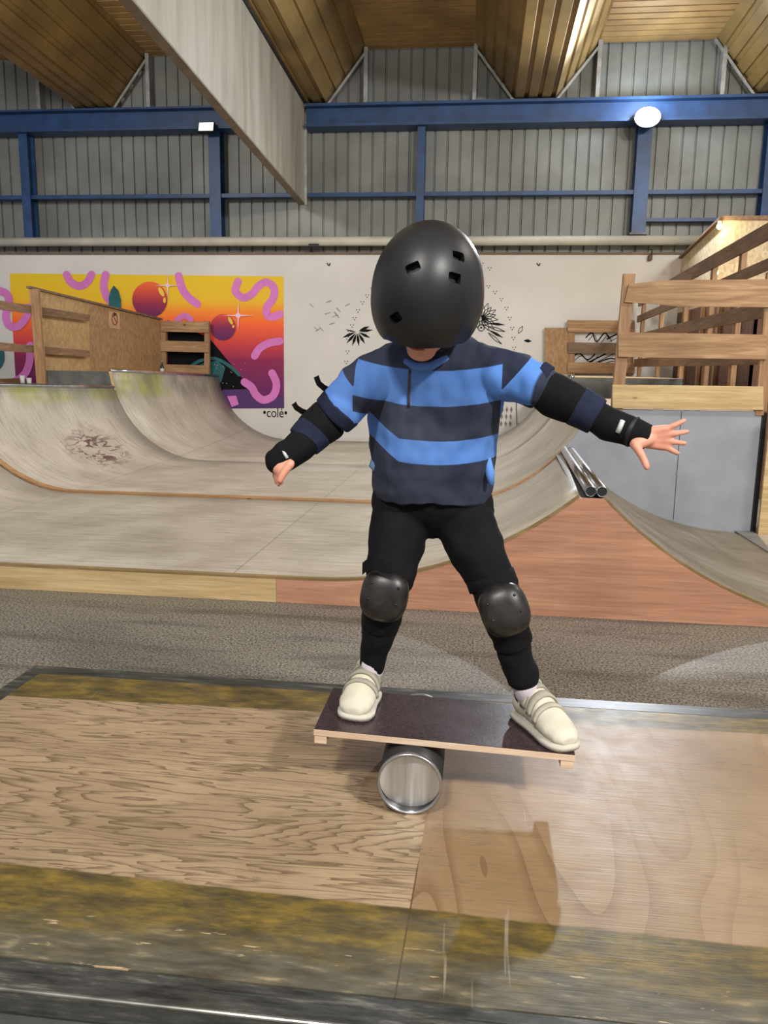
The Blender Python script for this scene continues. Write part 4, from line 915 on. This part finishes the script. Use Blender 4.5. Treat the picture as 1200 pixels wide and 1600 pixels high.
# --- knee pads
for s in (-1, 1):
    a = (An[s]-Kn[s]).normalized(); upv = (K2[s][1]-Kn[s]).normalized()
    b = NB(); tube(b, [Kn[s]+upv*.095, Kn[s]+upv*.05, Kn[s], Kn[s]+a*.06, Kn[s]+a*.11], [.056, .060, .061, .055, .050], 28)
    bm = remesh(b, .004, 6); fold(bm, .006, 14, (1, 1, 2), 1+s); kp = obj('knee_pad', bm, m_black, kid, True, 'black neoprene knee sleeve')
    z_ = -(a-upv).normalized(); fw = V((0.10*s, -1, 0)) if s > 0 else V((-.04, -1, 0)); fw = (fw-z_*fw.dot(z_)).normalized(); sx = fw.cross(z_)
    c = Kn[s]+fw*.040+a*.004
    Mx = Matrix((( sx.x, fw.x, z_.x, c.x), (sx.y, fw.y, z_.y, c.y), (sx.z, fw.z, z_.z, c.z), (0, 0, 0, 1)))
    b = NB(); bmesh.ops.create_uvsphere(b, u_segments=32, v_segments=20, radius=1)
    for v in b.verts:
        x, y, z = v.co; ex = .72
        X = math.copysign(abs(x)**.8, x); Z = math.copysign(abs(z)**.75, z)
        v.co = V((X*.062, max(y, -.25)*.036, Z*.068))
    bmesh.ops.transform(b, matrix=Mx, verts=b.verts); obj('knee_cap', b, m_cap, kp, True, 'hard scratched plastic cap')
    for q in ((-.035, .03), (.035, .03), (-.036, -.012), (.036, -.012)):
        b = NB(); ball(b, Mx @ V((q[0], .029, q[1])), .004, sub=2); obj('rivet', b, m_black_edge, kp, True)
    b = NB(); sp = Kn[s]+upv*.075; n = 24
    pts = [sp+sx*.062*cos(q)+fw*.062*sin(q) for q in [2*pi*k/n for k in range(n+1)]]
    for h in (-.012, 0, .012): pass
    rows = [[p+z_*h+((p-sp).normalized())*e for p in pts] for h, e in ((-.016, -.004), (-.014, .003), (.014, .003), (.016, -.004))]
    grid(b, rows); obj('strap', b, m_black, kp, True)
b = NB(); pts = [at(612, 888, 1.905), at(598, 884, 1.91), at(584, 881, 1.92), at(572, 884, 1.94), at(566, 889, 1.95)]
rows = [[p+V((0, 0, h))+V((0, .0, 0)) for p in pts] for h in (-.016, .016)]; grid(b, rows); bmesh.ops.solidify(b, geom=list(b.faces), thickness=.007); obj('strap_end', b, m_dark, kid, False, 'loose strap end at the left knee in the photo')

# --- elbow pads, lower sleeves, wrist guards
def band(name, pts, rad, mat, parent, lab=None, am=.003, vox=.004):
    b = NB(); tube(b, pts, rad, 26); bm = remesh(b, vox, 9); fold(bm, am, 20, (1, 1, 1), random.random()*9); return obj(name, bm, mat, parent, True, lab)
ep = {}
for s in (-1, 1):
    a0 = Sl[s]; e = Eb[s]; w = Wr[s]
    if s < 0: segs = (at(521, 649, 1.93), at(512, 655, 1.93), at(494, 671, 1.92), at(480, 684, 1.905)); cuff = (at(535, 635, 1.93), at(519, 651, 1.93)); sl_ = (at(493, 672, 1.915), at(474, 692, 1.90)); wg = (at(488, 680, 1.905), at(468, 698, 1.885), at(450, 712, 1.87), at(434, 726, 1.86))
    else: segs = (at(846, 606, 1.955), at(866, 617, 1.95), at(892, 630, 1.94), at(912, 640, 1.935)); cuff = (at(833, 598, 1.96), at(850, 607, 1.955)); sl_ = (at(900, 634, 1.94), at(934, 652, 1.93)); wg = (at(926, 648, 1.93), at(950, 662, 1.92), at(980, 672, 1.91), at(1014, 684, 1.90))
    band('sleeve_cuff', cuff, [.0590, .0560], m_navyband, kid, 'dark navy sleeve cuff', .001)
    ep[s] = band('elbow_pad', segs, [.048, .053, .050, .044], m_black, kid, 'black elbow pad')
    band('under_sleeve', sl_, [.050, .045], m_navyband, kid, 'navy under sleeve')
    g_ = band('wrist_guard', wg, ([.038, .040, .036, .031] if s < 0 else [.036, .041, .036, .030]), m_black, kid, 'black wrist guard')
    if s < 0:
        b = NB(); capsule(b, at(448, 708, 1.865), at(434, 722, 1.86), .034, .031); ball(b, at(428, 716, 1.86), .022); bm = remesh(b, .004, 4)
        obj('hand_cover', bm, m_black, g_, True)
        b = NB(); tube(b, [snap(at(x, y, 1.86), g_, .002) for x, y in ((440, 702), (445, 709), (449, 716))], .0042, 8); obj('guard_label', b, m_label, g_, True)
    else:
        b = NB(); tube(b, [snap(at(x, y, 1.88), g_, .002) for x, y in ((973, 657), (969, 667), (965, 676))], .006, 8); obj('guard_label', b, m_label, g_, True)
        band('strap', (at(984, 672, 1.91), at(992, 675, 1.905)), [.039, .038], m_dark, g_)
def flick(pts, w=.022):
    b = NB(); P = [at(x, y, 1.92) for x, y in pts]; rows = []
    for h in (-.5, .5):
        r = []
        for i, p in enumerate(P):
            t = (P[min(i+1, len(P)-1)]-P[max(i-1, 0)]).normalized(); n = t.cross(V((0, 1, 0))).normalized(); nn = (n*.75+V((0, .65, 0))).normalized(); r.append(p+nn*w*h)
        rows.append(r)
    grid(b, rows); bmesh.ops.solidify(b, geom=list(b.faces), thickness=.005); return b
obj('strap_end', flick([(518, 612), (506, 606), (498, 599), (494, 588)]), m_dark, ep[-1], False, 'loose strap flicking up')
obj('strap_end', flick([(486, 648), (472, 643), (463, 637), (459, 630)]), m_dark, ep[-1], False, 'loose strap flicking up')

# --- shoes and socks
def shoe(s, heel, toe, lab, ank):
    hx = V(heel); tx = V(toe); ax = (tx-hx); ax.z = 0; L = ax.length; ax.normalize(); sl = math.tan(ta); ax3 = V((ax.x, ax.y, ax.x*sl)).normalized(); up = V((-sl, 0, 1)).normalized(); sd = up.cross(ax3).normalized()
    O = V((hx.x, hx.y, btop(hx.x)+.0015))
    Mx = Matrix(((ax3.x, sd.x, up.x, O.x), (ax3.y, sd.y, up.y, O.y), (ax3.z, sd.z, up.z, O.z), (0, 0, 0, 1)))
    b = NB(); n = 24; rings = []
    for t, hw, h, zc in ((0.0, .022, .032, .042), (.03, .033, .043, .049), (.12, .038, .050, .056), (.30, .038, .054, .060), (.45, .041, .048, .054), (.60, .045, .039, .045), (.78, .048, .030, .036), (.92, .041, .023, .030), (1.0, .022, .012, .024)):
        rings.append([V((t*L, hw*cos(2*pi*k/n), max(.004, zc+h*sin(2*pi*k/n)*(1 if sin(2*pi*k/n) > 0 else .9)))) for k in range(n)])
    loft(b, rings)
    capsule(b, (.045*1, 0, .06), (.035, 0, .093), .036, .036, 20, 2)
    bm = remesh(b, .0035, 5); fold(bm, .002, 30)
    lay = bm.verts.layers.float_color.new('col')
    for v in bm.verts:
        k = .5+.5*noise.noise(v.co*26); v[lay] = srgb((int(200+24*k), int(192+24*k), int(168+26*k))) if v.co.z > .02 else srgb((196, 190, 176))
    bmesh.ops.transform(bm, matrix=Mx, verts=bm.verts); sh = obj('shoe', bm, m_shoe, kid, True, lab)
    b = NB(); rings = []
    for t, hw in ((-.02, .014), (0, .029), (.05, .038), (.2, .041), (.4, .041), (.6, .046), (.78, .051), (.92, .045), (1.0, .030), (1.025, .012)): rings.append((t*L, hw))
    ol = [V((x, w, 0)) for x, w in rings]+[V((x, -w, 0)) for x, w in rings[::-1]]
    prism(b, ol, (0, 0, .018)); bmesh.ops.bevel(b, geom=list(b.edges), offset=.003, segments=2, affect='EDGES'); bmesh.ops.transform(b, matrix=Mx, verts=b.verts); obj('sole', b, plain('cream_rubber_sole', (196, 190, 174), .6), sh, True)
    bpy.context.view_layer.update()
    for t, hw, h, zc, w in ((.30, .038, .054, .060, .026), (.45, .042, .048, .054, .024), (.59, .045, .039, .045, .018)):
        b = NB(); rows = []
        for dx, e in ((-w/2, -.001), (-w/2+.002, .0045), (w/2-.002, .0045), (w/2, -.001)):
            rows.append([Mx @ V((t*L+dx, (hw+e)*cos(q), zc+(h+e)*sin(q)*(1-dx*4))) for q in [radians(-5+i*190/18) for i in range(19)]])
        grid(b, rows); bmesh.ops.solidify(b, geom=list(b.faces), thickness=.002); obj('velcro_strap', b, plain('off_white_strap', (222, 216, 198), .6), sh, True)
    A_ = V(ank); kd = (Kn[s]-A_).normalized(); c0 = Mx @ V((.040, 0, .075))
    b = NB(); tube(b, [c0, lerp(c0, A_, .5), A_, A_+kd*.05], [.034, .035, .034, .034], 22); so = obj('sock', b, plain('white_sock', (206, 196, 200), .9), kid, True)
    c = lerp(c0, A_, .45); dd_ = (A_-c0).normalized(); b = NB(); tube(b, [c, c+dd_*.011], [.0375, .0375], 22); obj('sock_band', b, m_navyband, so, True)
hl = at(578, 1078, 2.11); tl = at(550, 1137, 1.93)
shoe(-1, hl, tl, 'off-white velcro trainer on the left of the photo, toe to the viewer', An[-1])
hr = at(812, 1106, 2.07); tr = at(889, 1183, 1.88)
shoe(1, hr, tr, 'off-white velcro trainer on the right of the photo, turned out', An[1])

# --- helmet
b = NB(); bmesh.ops.create_uvsphere(b, u_segments=64, v_segments=48, radius=1)
def rim(y):  # lower limit in local z as function of local y (front -1..back 1)
    t = (y+1)/2; return lerp(-.045, -.075, min(1, t*2)) if t < .5 else lerp(-.075, -.10, (t-.5)*2)
hx_, hy_, hz_ = .124, .152, .150
for v in b.verts:
    x, y, z = v.co; r = 1+.03*(abs(x)**3); z0 = z
    v.co = V((x*hx_*(1+.04*max(0, -z)), y*hy_, z*hz_+.018))
for v in b.verts:
    q = max(0, -(v.co.z-.03)/.1); v.co.x *= 1+.05*min(1, q); v.co.y *= 1+.02*min(1, q)
kill = [v for v in b.verts if v.co.z < rim(v.co.y/hy_)-.012]
bmesh.ops.delete(b, geom=kill, context='VERTS')
for e in [e for e in b.edges if e.is_boundary]:
    for v in e.verts: v.co.z = rim(v.co.y/hy_)
bmesh.ops.recalc_face_normals(b, faces=b.faces)
bmesh.ops.solidify(b, geom=list(b.faces), thickness=.016)
bmesh.ops.recalc_face_normals(b, faces=b.faces)
me = bpy.data.meshes.new('t'); 
for f in b.faces: f.smooth = True
b.to_mesh(me); b.free(); ho = bpy.data.objects.new('t', me); link(ho)
cut = NB()
HMi = HM.inverted()
def vent(px, py, rot=0, w=.031, h=.021, Y=1.70):
    # find the point on the helmet ellipsoid seen at this pixel
    og = HMi @ V((0, 0, CH)); d = ((HMi @ at(px, py, 1.8))-og).normalized()
    A = V((1/hx_, 1/hy_, 1/hz_)); o_ = V(((og.x)*A.x, og.y*A.y, (og.z-.018)*A.z)); dd = V((d.x*A.x, d.y*A.y, d.z*A.z))
    aa = dd.dot(dd); bb = 2*o_.dot(dd); cc = o_.dot(o_)-1; t = (-bb-sqrt(max(0, bb*bb-4*aa*cc)))/(2*aa); p = og+d*t
    n = V((p.x*A.x**2, p.y*A.y**2, (p.z-.018)*A.z**2)).normalized(); ux = V((1, 0, 0)); ux = (ux-n*ux.dot(n)).normalized(); uy = n.cross(ux)
    c, s_ = cos(rot), sin(rot); u2 = ux*c+uy*s_; v2 = -ux*s_+uy*c
    k = NB(); box(k, (-w/2, -h/2, -.03), (w/2, h/2, .02), .005)
    M_ = Matrix(((u2.x, v2.x, n.x, p.x), (u2.y, v2.y, n.y, p.y), (u2.z, v2.z, n.z, p.z), (0, 0, 0, 1)))
    bmesh.ops.transform(k, matrix=M_, verts=k.verts); bmesh.ops.recalc_face_normals(k, faces=k.faces); m_ = bpy.data.meshes.new('k'); k.to_mesh(m_); k.free(); cut.from_mesh(m_)
for a in ((645, 418, .5), (717, 400, .4), (711, 434, .1), (618, 497, .7), (640, 378, .3), (700, 372, -.2)):
    if a[1] > 380: vent(*a)
mc = bpy.data.meshes.new('c'); cut.to_mesh(mc); co = bpy.data.objects.new('c', mc); link(co)
bo = ho.modifiers.new('b', 'BOOLEAN'); bo.operation = 'DIFFERENCE'; bo.object = co; bo.solver = 'EXACT'
dg = bpy.context.evaluated_depsgraph_get(); dg.update(); mh = bpy.data.meshes.new_from_object(ho.evaluated_get(dg)); b = NB(); b.from_mesh(mh)
bpy.data.objects.remove(ho); bpy.data.objects.remove(co)
bmesh.ops.transform(b, matrix=HM, verts=b.verts)
hel = obj('helmet', b, m_helmet, kid, True, 'matt black skate helmet with vents')
for p in hel.data.polygons: p.use_smooth = True
try:
    hel.data.set_sharp_from_angle(angle=radians(40))
except Exception: pass
b = NB(); ball(b, (0, .0, .018), 1, (hx_-.017, hy_-.017, hz_-.017), 4)
for v in list(b.verts):
    if v.co.z < rim(v.co.y/hy_)+.006: b.verts.remove(v)
bmesh.ops.transform(b, matrix=HM, verts=b.verts); obj('helmet_liner', b, m_dark, hel, True)
for s in (-1, 1):
    b = NB(); tube(b, [HM @ V((s*.088, .02, -.06)), HM @ V((s*.062, -.0, -.095)), HM @ V((s*.015, -.025, -.134))], .005, 8); obj('chin_strap', b, m_dark, hel, True)
